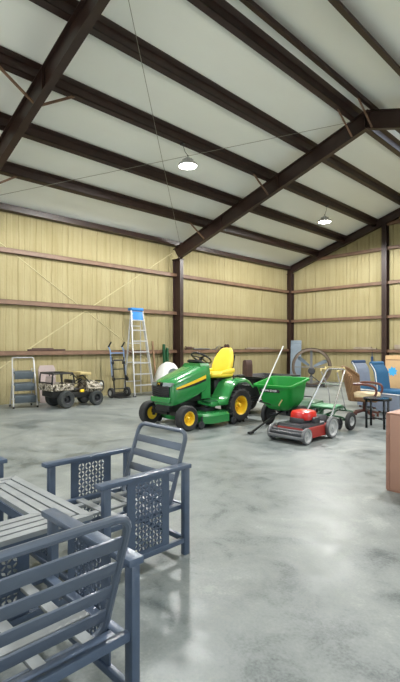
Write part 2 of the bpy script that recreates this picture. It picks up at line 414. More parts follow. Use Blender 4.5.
def build_frames():
    zb = lambda x: ztop(x) - .425
    zt_ = lambda x: ztop(x) - PB - .004
    names = {F0: 'behind the camera', F1: 'nearest in view', F2: 'at the middle of the shed'}
    n = 1
    for y in (F0, F1, F2):
        b = MB()
        i_beam(b, [(WX, zt_(WX)), (XR, zt_(XR)), (XE, zt_(WX))], [(WX + .2, zb(WX + .2)), (XR, zb(XR)), (XE - .2, zb(WX + .2))], y)
        for x in (XR - .03, XR + .03): b.box(x - .008, x + .008, y - .058, y + .058, zb(XR), zt_(XR))     # splice plates at the ridge
        for x in (-8.0, -6.2, -2.1, -.3): b.box(x - .005, x + .005, y - .055, y + .055, zb(x) + .01, zt_(x) - .01)
        struct(b, 'trim_%d' % n, M['steel'], 'dark brown steel roof rafter, the frame %s' % names[y], 'rafter'); n += 1
        for x, s in ((WX, 1), (XE, -1)):
            b = MB(); xi = x + s * .32
            b.box(xi - .014 * s, xi, y - .065, y + .065, 0, zb(WX + .2))
            b.box(x, x + .014 * s, y - .065, y + .065, 0, zb(WX + .2))
            b.box(x, xi, y - .006, y + .006, 0, zb(WX + .2))
            b.box(x, xi + s * .04, y - .13, y + .13, 0, .02)
            b.box(x, xi, y - .085, y + .085, zb(WX + .2) - .03, zb(WX + .2))
            struct(b, 'trim_%d' % n, M['steel'], 'dark brown steel column at the %s wall, frame %s' % ('yellow eave' if s > 0 else 'doorway', names[y]), 'column'); n += 1
    # gable frame: shallow rafter channel, corner post, inner post
    b = MB(); yg = GY - .14; d = .16
    i_beam(b, [(WX, zroof(WX) - .003), (XR, zroof(XR) - .003), (XE, zroof(WX) - .003)], [(WX, ztop(WX) - d), (XR, ztop(XR) - d), (XE, ztop(WX) - d)], yg, .14)
    struct(b, 'trim_%d' % n, M['steel'], 'dark brown steel rafter along the top of the gable wall', 'rafter'); n += 1
    for x, nm in ((WX + .12, 'in the corner of the two yellow walls'), (-6.14, 'on the gable wall, left of the ridge'), (-2.15, 'on the gable wall beyond the ridge')):
        b = MB(); y0 = GY - .22
        zt = ztop(x) - d + .02
        b.box(x - .08, x + .08, y0, y0 + .012, 0, zt); b.box(x - .08, x + .08, GY - .012, GY, 0, zt); b.box(x - .006, x + .006, y0, GY, 0, zt)
        b.box(x - .1, x + .1, y0 - .02, GY, 0, .02)
        struct(b, 'trim_%d' % n, M['steel'], 'dark brown steel post %s' % nm, 'column'); n += 1
    # girts
    ordn = {1: 'lowest', 2: 'second', 3: 'third', 4: 'fourth'}
    def cgirt_x(y0, y1, z):      # on the left wall
        b = MB(); xf = WX + .115
        b.box(xf - .008, xf, y0, y1, z - .05, z + .05); b.box(WX, xf, y0, y1, z + .042, z + .05); b.box(WX, WX + .03, y0, y1, z - .05, z + .05)
        b.box(xf - .03, xf, y0, y1, z - .05, z - .043); return b
    for k in (1, 2, 3):
        struct(cgirt_x(YB, GY - .05, GS * k), 'trim_%d' % n, M['girt'], '%s brown girt along the long yellow wall' % ordn[k], 'girt'); n += 1
    def cgirt_y(x0, x1, z):
        b = MB(); yf = GY - .115
        b.box(x0, x1, yf, yf + .008, z - .05, z + .05); b.box(x0, x1, yf, GY, z + .042, z + .05); b.box(x0, x1, GY - .03, GY, z - .05, z + .05)
        b.box(x0, x1, yf, yf + .03, z - .05, z - .043); return b
    for k in (1, 2, 3, 4):
        struct(cgirt_y(WX + .02 if k < 4 else -9.1, XE if k < 4 else .9, GS * k), 'trim_%d' % n, M['girt'], '%s brown girt across the gable wall' % ordn[k], 'girt'); n += 1
    struct(cgirt_y(-6.1, -2.2, 5.27), 'trim_%d' % n, M['girt'], 'short topmost brown girt under the ridge on the gable wall', 'girt'); n += 1
    # eave strut
    b = MB(); z0 = 4.20; xf = WX + .16
    b.prism([(WX, YB, z0), (xf, YB, z0), (xf, YB, zroof(xf) - .003), (WX, YB, zroof(WX) - .003)], (0, GY - YB, 0))
    b.box(xf, xf + .02, YB, GY, z0, z0 + .014)
    struct(b, 'trim_%d' % n, M['steel'], 'dark eave strut along the top of the long yellow wall', 'beam'); n += 1
    # purlins
    lefts = [-8.65, -7.60, -6.51, -5.44, -4.39]
    nm = ['first', 'second', 'third', 'fourth', 'fifth']
    def purlin(x0, left):
        b = MB(); w = .095
        zt = lambda x: zroof(x) - .002; zl = lambda x: ztop(x) - PB
        xw = x0 + w - .012 if left else x0
        x1 = x0 + w
        def slab(xa, xb, f, t):
            b.prism([(xa, YB, f(xa)), (xb, YB, f(xb)), (xb, YB, f(xb) + t), (xa, YB, f(xa) + t)], (0, GY - YB, 0))
        slab(x0, x1, zl, .01)
        slab(x0 + (w * .9 if left else -w * .9), x1 + (w * .9 if left else -w * .9), lambda x: zt(x) - .012, .01)
        slab(x0, x0 + .012, lambda x: zl(x), .025)
        b.prism([(xw, YB, zl(xw)), (xw + .012, YB, zl(xw + .012)), (xw + .012, YB, zt(xw + .012)), (xw, YB, zt(xw))], (0, GY - YB, 0))
        return b
    for i, x in enumerate(lefts):
        struct(purlin(x, True), 'trim_%d' % n, M['steel'], '%s dark purlin up the roof slope from the long yellow wall' % nm[i], 'purlin'); n += 1
    for i, x in enumerate([-3.965, -2.89, -1.8, -.73, .3]):
        struct(purlin(x, False), 'trim_%d' % n, M['steel'], '%s dark purlin down the far roof slope from the ridge' % nm[i], 'purlin'); n += 1
    # flange braces
    def brace(y, xb, xp, dy, words_):
        nonlocal n
        b = MB(); p0 = (xb, y + (.06 if dy > 0 else -.06), zb(xb) + .02); p1 = (xp, y + dy, ztop(xp) - PB - .004)
        b.bar(p0, p1, .035, .008); b.bar(Vector(p0) + Vector((0, 0, .02)), Vector(p1) + Vector((0, 0, .02)), .006, .035)
        struct(b, 'trim_%d' % n, M['girt'], 'thin angle brace from the rafter foot to %s' % words_, 'brace'); n += 1
    brace(F2, -6.46, -6.46, -.62, 'the third purlin, middle frame')
    brace(F2, -4.35, -4.35, -.65, 'the fifth purlin, middle frame')
    brace(F2, -3.93, -3.93, -.65, 'the purlin across the ridge, middle frame')
    brace(F2, -8.6, -8.6, -.60, 'the first purlin, middle frame')
    brace(F1, -6.46, -6.46, .62, 'the third purlin, near frame, far side')
    brace(F1, -6.46, -6.46, -.62, 'the third purlin, near frame, near side')
    brace(F1, -8.6, -8.6, .60, 'the first purlin, near frame')
    # roof and wall cross bracing
    def rod(p0, p1, r, m, text, mid=None):
        nonlocal n
        b = MB(); b.tube([p0, p1], r, 6)
        struct(b, 'trim_%d' % n, m, text, 'brace'); n += 1
    rod((-9.5, F1 + .1, ztop(-9.5) - .12), (-4.35, F2 - .12, ztop(-4.35) - .12), .005, M['wire'], 'thin roof rod rising from the wall to the middle frame at the ridge')
    rod((-4.45, F1 + .1, ztop(-4.45) - .12), (-9.5, F2 - .12, ztop(-9.5) - .12), .005, M['wire'], 'thin roof rod falling from the near ridge to the middle column')
    for (ya, za, yb, zb_, w) in ((F1, 4.0, F2 - .1, .3, 'falling'), (F1, .3, F2 - .1, 4.0, 'rising')):
        rod((WX + .004, ya, za), (WX + .004, yb, zb_), .014, M['rodfoam'], 'foam covered wall brace %s towards the middle column' % w)

def high_bay(label, x, y, z):
    t = thing('high_bay_lamp', label, 'lamp', (x, y, z), group=None)
    h = MB(); h.lathe([(0, .16), (.05, .16), (.07, .13), (.07, .08), (.175, .05), (.18, .0), (.17, .0), (.168, .02), (0, .02)], n=28)
    for k in range(12):
        a = 2 * PI * k / 12; h.cbox((.085 * math.cos(a), .085 * math.sin(a), .1), (.05, .006, .06), RZ(a))
    h.build('housing', M['lamp'], t)
    l = MB(); l.lathe([(0, -.004), (.14, -.003), (.166, .004), (.166, .018), (0, .018)], n=28); l.build('lens', M['glow'], t)
    px = -6.47
    zz = ztop(px) - PB - z + .002
    c = MB(); c.tube([(0, 0, .15), (0, 0, .21), ((px - x) * .5, 0, .3), (px - x, 0, zz)], .005, 6); c.tube([(0, .02, .2 + .02 * math.sin(0)), (0, 0, .22), (0, -.02, .2)], .006, 6); c.build('hanging_cord', M['dark_grey'], t)
    k = MB(); k.cbox((px - x, 0, zz - .01), (.08, .08, .03), None, .006); k.build('junction_box', M['dark_grey'], t)
    return t

build_shell(); build_frames()
high_bay('glowing round high-bay lamp hung in the bay before the middle frame', -6.32, 6.03, 4.76)
high_bay('glowing round high-bay lamp hung in the bay by the gable wall', -6.55, 11.63, 4.80)

# ================================================================ PATIO FURNITURE
def lattice(b, w, h, cell, mx, mz, t):
    """sheet in the y-z plane centred on y=0, z from 0 to h, cut with four-petalled holes; border mx, mz"""
    ny = max(1, round((w - 2 * mx) / cell)); nz = max(1, round((h - 2 * mz) / cell))
    cy, cz = (w - 2 * mx) / ny, (h - 2 * mz) / nz
    tmp = bmesh.new()
    def face(pts):
        tmp.faces.new([tmp.verts.new((0, p[0], p[1])) for p in pts])
    def arc(a, c, side):
        A, C_ = Vector(a), Vector(c); d = C_ - A; nrm = Vector((-d.y, d.x)) * side
        out = []
        for q in (.07, .28, .5, .72, .93):
            out.append(A + d * q + nrm * (.215 * (1 - ((q - .5) / .43) ** 2)))
        return [tuple(v) for v in out]
    y0, z0 = -w / 2 + mx, mz
    for i in range(ny):
        for j in range(nz):
            c0 = [(y0 + i * cy, z0 + j * cz), (y0 + (i + 1) * cy, z0 + j * cz), (y0 + (i + 1) * cy, z0 + (j + 1) * cz), (y0 + i * cy, z0 + (j + 1) * cz)]
            mid = [((c0[k][0] + c0[(k + 1) % 4][0]) / 2, (c0[k][1] + c0[(k + 1) % 4][1]) / 2) for k in range(4)]
            ring = []
            for k in range(4):
                a, c = mid[k], mid[(k + 1) % 4]
                ring += [a] + arc(a, c, 1)
                face([a, c0[(k + 1) % 4], c] + list(reversed(arc(a, c, -1))))
            face(ring)
    y1, z1 = w / 2 - mx, h - mz
    face([(-w / 2, 0), (w / 2, 0), (w / 2, mz), (-w / 2, mz)]); face([(-w / 2, z1), (w / 2, z1), (w / 2, h), (-w / 2, h)])
    face([(-w / 2, mz), (y0, mz), (y0, z1), (-w / 2, z1)]); face([(y1, mz), (w / 2, mz), (w / 2, z1), (y1, z1)])
    bmesh.ops.remove_doubles(tmp, verts=tmp.verts, dist=1e-5)
    r = bmesh.ops.extrude_face_region(tmp, geom=list(tmp.faces))
    vs = [g for g in r['geom'] if isinstance(g, bmesh.types.BMVert)]
    bmesh.ops.translate(tmp, vec=(t, 0, 0), verts=vs)
    q = MB.__new__(MB); q.bm = tmp
    return q

def patio_chair(label, loc, rotz):
    """local front is -y"""
    t = thing('patio_chair', label, 'chair', loc, rotz, 'slate metal patio chairs round the low table')
    S = M['slate']; hx = .302; AZ = .55
    for s in (-1, 1):
        b = MB(); b.box(s * hx - .032, s * hx + .030, -.335, .310, AZ - .026, AZ, .004); b.build('armrest', S, t)
        for y in (-.285, .285):
            b = MB(); b.box(s * hx - .017, s * hx + .017, y - .022, y + .022, 0, AZ - .022, .004); b.build('leg', S, t)
        q = lattice(None, .30, AZ - .024 - .10, .050, .050, .022, .008)
        b = MB(); b.merge(q, Matrix.Translation((s * hx - .004, 0, .10))); b.build('side_panel', S, t, angle=25)
        b = MB(); b.box(s * hx - .014, s * hx + .014, -.265, .265, .075, .105, .004); b.build('bottom_rail', S, t)
    for y, z in ((.285, .288), (-.285, .288), (.285, .09)):
        b = MB(); b.box(-hx + .017, hx - .017, y - .013, y + .013, z - .016, z + .016, .004); b.build('stretcher', S, t)
    # seat: frame and straps
    b = MB()
    for x in (-.265, .265): b.box(x - .02, x + .02, -.30, .27, .272, .30, .004)
    for y in (-.28, .25): b.box(-.26, .26, y - .02, y + .02, .273, .299, .004)
    b.build('seat_frame', S, t)
    b = MB()
    for x in (-.17, 0, .17): b.box(x - .022, x + .022, -.275, .275, .276, .292, .003)
    for y in (-.12, .08): b.box(-.265, .265, y - .025, y + .025, .282, .298, .003)
    b.build('seat_slats', M['slate_light'], t)
    # reclined hoop back
    y0, z0, y1, z1 = .20, .27, .358, .726
    lerp = lambda f: (y0 + (y1 - y0) * f, z0 + (z1 - z0) * f)
    b = MB(); pts = [(-.24, y0, z0), (-.24, y1, z1), (.24, y1, z1), (.24, y0, z0)]
    b.tube(fillet(pts, .065, 6, True), .0145, 10, closed=True); b.build('back_frame', M['frame_grey'], t)
    for f in (.19, .39, .59, .79):
        y, z = lerp(f); b = MB()
        b.cbox((0, y, z), (.465, .010, .048), RX(-math.atan2(y1 - y0, z1 - z0)), .003); b.build('back_slat', M['frame_grey'], t)
    return t

chair0 = patio_chair('slate blue patio chair beyond the table, its slatted back toward the green tractor', (-2.30, 1.60, 0), 0)
dup(chair0, (-1.528, .622, 0), -PI / 2, 'slate blue patio chair close to the camera, seen from behind its slatted hoop back')
dup(chair0, (-3.20, .82, 0), PI / 2, 'slate blue patio chair cut off by the picture edge, only an armrest tip showing')

def patio_table():
    t = thing('patio_table', 'low square slatted patio table with an open square middle, between slate chairs', 'table', (-2.36, .72, 0), 0)
    b = MB(); H = .46; z1 = .45; ring = 4; pw = .046; gap = .0125
    for k in range(ring):
        a = H - k * (pw + gap); i = a - pw
        for q in range(4):
            R = RZ(q * PI / 2)
            b.prism([R @ Vector(p) for p in ((-a + .002, -a, z1 - .022), (a - .002, -a, z1 - .022), (i - .002, -i, z1 - .022), (-i + .002, -i, z1 - .022))], (0, 0, .022))
    b.build('tabletop', M['slate_light'], t)
    b = MB()
    for q in range(4):
        R = RZ(q * PI / 2)
        for a in (H - .02, .245): 
            p0, p1 = R @ Vector((-a, -a, z1 - .045)), R @ Vector((a, -a, z1 - .045)); b.bar(p0, p1, .03, .045)
        b.bar(R @ Vector((-.44, -.44, z1 - .04)), R @ Vector((-.245, -.245, z1 - .04)), .03, .03)
    b.build('apron', M['slate'], t)
    for sx in (-1, 1):
        for sy in (-1, 1):
            b = MB(); b.box(sx * .43 - .022, sx * .43 + .022, sy * .43 - .022, sy * .43 + .022, 0, z1 - .02, .004); b.build('leg', M['slate'], t)
    for q in range(4):
        m = Matrix.Rotation(q * PI / 2, 4, 'Z')
        b = MB(); b.merge(lattice(None, .30, z1 - .022 - .09, .050, .050, .022, .008), m @ Matrix.Translation((.426, 0, .09))); b.build('side_panel', M['slate'], t, angle=25)
        b = MB(); b.merge(MB().box(.416, .444, -.41, .41, .062, .092, .004), m); b.build('bottom_rail', M['slate'], t)
patio_table()

# ================================================================ GREEN LAWN TRACTOR (nose towards -y)
def tractor():
    t = thing('lawn_tractor', 'green lawn tractor with yellow seat and yellow wheel rims in mid floor', 'tractor', (-5.32, 5.22, 0), 0)
    G = M['green']
    FA, RA = -.585, .60
    def w_(y):   # hood half width, height of the side top, crown height, lower edge
        f = (y + .68) / .72
        return (.235 + .045 * math.sin(min(1, f) * PI * .75), .60 + .21 * f, .735 + .245 * f ** .9, .36 + .22 * max(0, f) ** 1.3)
    rings = []
    N = 9
    for i in range(13):
        y = -.68 + .72 * i / 12
        w, zs, zc, zl = w_(y)
        if i == 0: w *= .93; zc -= .015
        ring = [(w * .93, y, zl), (w, y, zl + .06), (w, y, zs)]
        for k in range(1, N):
            a = PI * k / N
            c, s_ = math.cos(a), math.sin(a)
            ring.append((w * (abs(c) ** .55) * (1 if c > 0 else -1), y, zs + (zc - zs) * s_ ** .6))
        ring += [(-w, y, zs), (-w, y, zl + .06), (-w * .93, y, zl)]
        rings.append([Vector(p) for p in ring])
    nose = []
    for p in rings[0]: nose.append(Vector((p.x * .86, p.y - .045 + .03 * abs(p.x / .25), p.z if p.z < .5 else .5 + (p.z - .5) * .90)))
    b = MB(); b.loft([nose] + rings)
    b.build('hood', G, t, angle=40)
    # bumper lip, grille, headlights
    b = MB(); b.cbox((0, -0.730, .445), (.44, .05, .09), None, .02, 3); b.build('bumper', G, t)
    b = MB(); b.cbox((0, -0.725, .575), (.38, .03, .17), RX(.05), .012); b.build('grille', M['black'], t)
    g = t.children[-1]
    b = MB()
    for k in range(5):
        z = .515 + k * .032
        b.bar((-.18, -0.742, z), (0, -0.750, z - .022), .012, .009); b.bar((.18, -0.742, z), (0, -0.750, z - .022), .012, .009)
    b.build('grille_slats', M['dark_grey'], g)
    for s in (-1, 1):
        b = MB(); b.prism([(s * .075, -0.752, .655), (s * .215, -0.725, .65), (s * .225, -0.680, .695), (s * .205, -0.715, .708), (s * .075, -0.738, .71)], (0, .05, 0)); b.build('headlight', M['headlight'], t)
    b = MB(); b.cbox((0, -0.742, .685), (.12, .03, .06), RX(.1), .008); b.build('badge', M['black_gloss'], t)
    bd = t.children[-1]
    b = MB(); b.tube([(-.028, -0.759, .678), (-.012, -0.759, .695), (.012, -0.759, .69), (.026, -0.759, .702)], .004, 6)
    b.tube([(-.012, -0.759, .695), (-.022, -0.759, .705)], .003, 6); b.tube([(.006, -0.759, .69), (.02, -0.759, .674)], .003, 6)
    b.build('badge_emblem', M['yellow'], bd)
    # side stripe: yellow above black, tapering to the nose
    for s in (-1, 1):
        yb, kb = MB(), MB(); ya = []; ka = []
        for i in range(12):
            y = -.62 + .62 * i / 11; w, zs, zc, zl = w_(y); f = i / 11
            x = s * (w + .005); top = zs + .012 - .004 * f; mid = top - .02 - .035 * f ** .6; low = mid - .012 - .026 * math.sin(min(1, f * 1.1) * PI * .6)
            ya.append(((x, y, top), (x, y, mid))); ka.append(((x, y, mid), (x, y, low)))
        for bb, lst in ((yb, ya), (kb, ka)):
            bb.loft([[Vector(a), Vector(c), Vector(c) - Vector((s * .012, 0, 0)), Vector(a) - Vector((s * .012, 0, 0))] for a, c in lst])
        yb.build('yellow_stripe', M['yellow'], t); kb.build('black_stripe', M['black'], t)
    # chassis, dash tower, steering
    b = MB(); b.cbox((0, -.2, .34), (.30, .8, .10), None, .01); b.cbox((0, .45, .36), (.34, .70, .16), None, .02); b.cbox((0, -.58, .33), (.34, .24, .13), None, .02)
    b.cbox((0, -.2, .5), (.40, .55, .22), None, .02)
    b.build('chassis', M['black'], t)
    b = MB(); b.bar((-.36, FA, .23), (.36, FA, .23), .06, .06); b.cbox((0, FA, .27), (.12, .12, .12))
    for s in (-1, 1): b.cyl((s * .34, FA, .16), (s * .34, FA, .30), .025, 10)
    b.build('front_axle', M['black'], t)
    b = MB()
    b.loft([[Vector((x, y + dy, z)) for x, y in ((-.23 * k, -.10), (.23 * k, -.10), (.23 * k, .10), (-.23 * k, .10))] for k, dy, z in ((1, .05, .42), (1, .05, .75), (.95, .04, .93), (.8, .05, .99))])
    b.build('dash_tower', M['green'], t)
    b = MB(); b.cbox((0, .06, 1.0), (.30, .18, .05), RX(-.35), .02); b.build('dash_panel', M['black'], t)
    sw = MB(); c = Vector((0, .17, 1.07)); R = RX(-.55)
    sw.tube([c + R @ Vector((.175 * math.cos(a), .175 * math.sin(a), 0)) for a in [2 * PI * k / 28 for k in range(28)]], .016, 8, closed=True)
    for a in (-.5, PI + .5, PI / 2): sw.bar(c, c + R @ Vector((.17 * math.cos(a), .17 * math.sin(a), 0)), .035, .012)
    sw.tube([c, c + R @ Vector((0, 0, -.14))], .03, 10); sw.lathe([(0, .02), (.04, .015), (.05, -.01), (0, -.01)], c, n=14)
    sw.build('steering_wheel', M['black'], t)
    # floor pan and fenders
    b = MB()
    b.cbox((0, .24, .37), (.92, .62, .04), None, .015)
    for s in (-1, 1):
        b.prism([(s * .20, -.12, .39), (s * .46, -.12, .36), (s * .46, -.12, .33), (s * .20, -.12, .35)], (0, .2, 0))
        b.cbox((s * .46, .22, .345), (.02, .6, .06), None, .008)
    b.build('footboard', G, t)
    for s in (-1, 1):
        b = MB(); b.cbox((s * .36, .0, .395), (.18, .22, .012), None, .004); b.build('foot_mat', M['green_dark'], t)
    for s in (-1, 1):
        prof = [(.06, .395), (.20, .41), (.28, .46), (.34, .56), (.42, .66), (.54, .72), (.74, .73), (.86, .68), (.95, .60)]
        b = MB(); xi, xo = s * .16, s * .50
        rings = []
        for i, (y, z) in enumerate(prof):
            pv = prof[max(0, i - 1)]; nx = prof[min(len(prof) - 1, i + 1)]
            n_ = Vector((0, -(nx[1] - pv[1]), nx[0] - pv[0])).normalized() * -.02
            rings.append([Vector((xi, y, z)), Vector((xo - s * .03, y, z)), Vector((xo, y, z - .03)), Vector((xo, y, z - .03)) + n_ * 1.6, Vector((xo - s * .04, y, z)) + n_, Vector((xi, y, z)) + n_])
        b.loft(rings)
        b.build('fender', G, t, angle=50)
        b = MB(); b.tube(fillet([(s * .40, .52, .72), (s * .40, .56, .775), (s * .40, .80, .775), (s * .40, .84, .70)], .03), .012, 8); b.build('grab_handle', M['black'], t)
    b = MB(); b.cbox((0, .62, .58), (.34, .62, .26), None, .03); b.build('seat_base', M['black'], t)
    # seat
    b = MB()
    for yy in (.44, .52, .6): b.cbox((.2, yy, .715), (.015, .05, .02))
    b.cbox((0, .52, .715), (.40, .36, .03), None, .01); b.build('seat_plate', M['black'], t)
    b = MB()
    def se(cx, cy, cz, ax, az, e, n=20):
        out = []
        for k in range(n):
            a = 2 * PI * k / n; c_, s_ = math.cos(a), math.sin(a)
            out.append((cx + ax * abs(c_) ** e * (1 if c_ >= 0 else -1), cy, cz + az * abs(s_) ** e * (1 if s_ >= 0 else -1)))
        return [Vector(p) for p in out]
    b.loft([se(0, y, z, ax, az, .55) for y, z, ax, az in ((.215, .775, .16, .02), (.23, .775, .215, .038), (.30, .782, .245, .05), (.55, .775, .25, .05), (.70, .78, .235, .055), (.76, .79, .20, .045))])
    for s in (-1, 1): b.loft([se(s * .215, y, z, .035, az, .8, 12) for y, z, az in ((.40, .80, .02), (.46, .815, .035), (.66, .835, .05), (.74, .85, .04))])
    b.build('seat_cushion', M['seat_yellow'], t, angle=60)
    b = MB(); rings = []
    for f, hw, th in ((0, .18, .04), (.08, .215, .055), (.3, .23, .06), (.55, .215, .055), (.78, .175, .05), (.92, .13, .042), (1, .075, .025)):
        z = .79 + .45 * f; y = .69 + .14 * f
        r = []
        for k in range(20):
            a = 2 * PI * k / 20; c_, s_ = math.cos(a), math.sin(a)
            x = hw * abs(c_) ** .6 * (1 if c_ >= 0 else -1)
            r.append(Vector((x, y + th * abs(s_) ** .7 * (1 if s_ >= 0 else -1) - .05 * (abs(x) / .25) ** 2, z)))
        rings.append(r)
    b.loft(rings); b.build('seat_back', M['seat_yellow'], t, angle=60)
    b = MB(); b.cbox((0, .805, .95), (.34, .03, .34), RX(-.28), .02); b.build('seat_shell', M['black'], t)
    # mower deck
    b = MB()
    out = [(-.56, -.18), (-.50, -.30), (-.25, -.36), (0, -.30), (.25, -.36), (.50, -.30), (.58, -.16), (.58, .22), (.48, .33), (.2, .36), (-.2, .36), (-.48, .33), (-.56, .2)]
    b.loft([[Vector((x * k, y * k, z)) for x, y in out] for k, z in ((1, .075), (1, .19), (.95, .225), (.80, .235))])
    b.build('mower_deck', G, t)
    b = MB(); b.cbox((.28, .0, .26), (.20, .2, .07), None, .02); b.cyl((.28, 0, .22), (.28, 0, .32), .05, 14); b.cyl((-.28, 0, .22), (-.28, 0, .32), .09, 14); b.cbox((.1, -.1, .27), (.30, .03, .03))
    b.build('deck_spindle_cover', M['dark_grey'], t)
    for x, y in ((.50, -.34), (.545, .36), (-.50, -.34), (-.5, .37)):
        b = MB(); b.lathe([(.0, -.022), (.055, -.022), (.062, -.01), (.062, .01), (.055, .022), (0, .022)], (x, y, .062), 'x', 18)
        b.bar((x, y, .07), (x, y - math.copysign(.02, y), .19), .02, .02); b.build('gauge_wheel', M['dark_grey'], t)
    # wheels
    for s in (-1, 1):
        wheel(t, 'front_wheel', (s * .435, FA, .19), .19, .15, .105, M['rubber'], M['yellow'], side=s)
        wheel(t, 'rear_wheel', (s * .40, RA, .285), .28, .25, .155, M['rubber'], M['yellow'], lugs=18, side=s, dish=.05)
    b = MB(); b.bar((-.3, RA, .285), (.3, RA, .285), .08, .08); b.cbox((0, .98, .40), (.5, .05, .10), None, .01); b.cbox((0, .99, .27), (.10, .10, .02)); b.build('rear_axle', M['black'], t)
    return t
tractor()

# ================================================================ DUMP CART behind the tractor
def dump_cart():
    t = thing('dump_cart', 'black dump cart hitched behind the green tractor', 'cart', (-5.25, 7.02, 0), 0)
    b = MB()
    out = lambda k, z, e: [Vector((x * k, y * k + e, z)) for x, y in ((-.42, -.55), (.42, -.55), (.42, .55), (-.42, .55))]
    b.loft([out(.74, .34, .02), out(.98, .68, 0), out(1.06, .69, 0), out(1.06, .715, 0), out(1.0, .715, 0), out(.95, .68, 0), out(.70, .37, .02)])
    b.build('tub', M['black'], t)
    b = MB(); b.bar((0, -.74, .28), (0, .35, .31), .05, .05); b.bar((-.36, .1, .2), (.36, .1, .2), .03, .03); b.bar((-.2, .1, .2), (-.2, .1, .34), .03, .03); b.bar((.2, .1, .2), (.2, .1, .34), .03, .03); b.build('drawbar', M['dark_grey'], t)
    for s in (-1, 1): wheel(t, 'wheel', (s * .42, .1, .2), .2, .12, .10, M['rubber'], M['dark_grey'], side=s)
    b = MB(); b.loft([[Vector((x, y, z)) for x, y in ((-.05 * k, -.09), (.05 * k, -.09), (.05 * k, .09), (-.05 * k, .09))] for k, z in ((1, 0), (1.05, .3), (1.0, .52), (.8, .60), (.4, .63))])
    tag(b.build('upright_panel', M['dark_brown'], None, 40, (-5.44, 6.77, .376)), 'narrow brown round-topped panel standing up just behind the yellow seat', 'panel')
dump_cart()

# ================================================================ BROADCAST SPREADER
def spreader():
    t = thing('broadcast_spreader', 'bright green tow-behind broadcast spreader with wide hopper, beside the tractor', 'spreader', (-4.07, 5.99, 0), 0.05)
    tilt = Matrix.Translation((0, 0, .19)) @ Matrix.Rotation(.18, 4, 'X') @ Matrix.Translation((0, 0, -.19))
    def tb(b, nm, m, par=t, angle=40):
        q = MB(); q.merge(b, tilt); return q.build(nm, m, par, angle)
    b = MB()
    def rr(ax, ay, z, r=.08):
        pts = fillet([(-ax, -ay, z), (ax, -ay, z), (ax, ay, z), (-ax, ay, z)], r, 4, True); return pts
    b.loft([rr(.10, .10, .28, .04), rr(.20, .17, .33, .07), rr(.26, .225, .42), rr(.315, .27, .70), rr(.35, .305, .705), rr(.35, .305, .735), rr(.312, .267, .735), rr(.30, .255, .70), rr(.245, .21, .44), rr(.18, .15, .345, .07), rr(.09, .09, .31, .04)])
    hop = tb(b, 'hopper', M['hopper_green'])
    n_ = Vector((0, -.26, -.05))
    b = MB(); b.cbox((-.06, -.262, .645), (.36, .012, .055), RX(-.17), .003); dk = tb(b, 'decal', M['black'], hop)
    b = MB()
    for x, w, h in ((-.17, .035, .034), (-.12, .03, .03), (-.07, .05, .022), (-.01, .03, .034), (.035, .025, .026), (.08, .04, .03)):
        b.cbox((x * .9 - .02, -.269, .645), (w, .006, h), RX(-.17) @ RY(.2 * math.sin(x * 60)))
    tb(b, 'decal_marks', M['light_grey'], dk)
    b = MB(); b.tube(fillet([(.02, -.02, .28), (.0, -.42, .17), (-.02, -.86, .03)], .1), .016, 8); b.cbox((-.02, -.88, .028), (.05, .1, .03), None, .005); b.build('drawbar', M['black'], t)
    b = MB()
    for s in (-1, 1):
        b.tube([(s * .06, 0, .19), (s * .22, .10, .42)], .012, 6); b.tube([(s * .06, 0, .19), (s * .21, -.13, .38)], .012, 6)
    b.bar((-.3, 0, .19), (.3, 0, .19), .025, .025); b.cbox((0, 0, .25), (.14, .14, .12), None, .01); b.cyl((0, 0, .28), (0, 0, .36), .03)
    b.build('frame', M['dark_grey'], t)
    b = MB(); b.lathe([(0, .30), (.15, .30), (.16, .31), (0, .315)], n=20)
    for k in range(4): b.cbox((.1 * math.cos(k * PI / 2), .1 * math.sin(k * PI / 2), .325), (.1, .008, .03), RZ(k * PI / 2))
    b.build('spinner_disc', M['black'], t)
    b = MB(); b.tube(fillet([(-.02, -.1, .33), (.12, -.36, .38), (.14, -.30, .46)], .04), .010, 6); b.build('gate_lever', M['tan'], t)
    for s in (-1, 1): wheel(t, 'wheel', (s * .30, 0, .18), .18, .075, .11, M['rubber'], M['dark_grey'], side=s)
    b = MB(); im = t.matrix_basis.inverted(); P0, P1 = im @ Vector((-4.15, 5.41, .42)), im @ Vector((-3.97, 5.81, 1.27))
    b.tube([P0, P1], .0095, 8); rd = b.build('control_rod', M['white'], t); rd['label'] = 'long thin white control rod slanting up past the hopper'
    b = MB(); b.tube([P0 + Vector((0, 0, .03)), (-.1, -.12, .33), (-.06, -.05, .28)], .01, 6); b.build('rod_bracket', M['dark_grey'], t)
    return t
spreader()
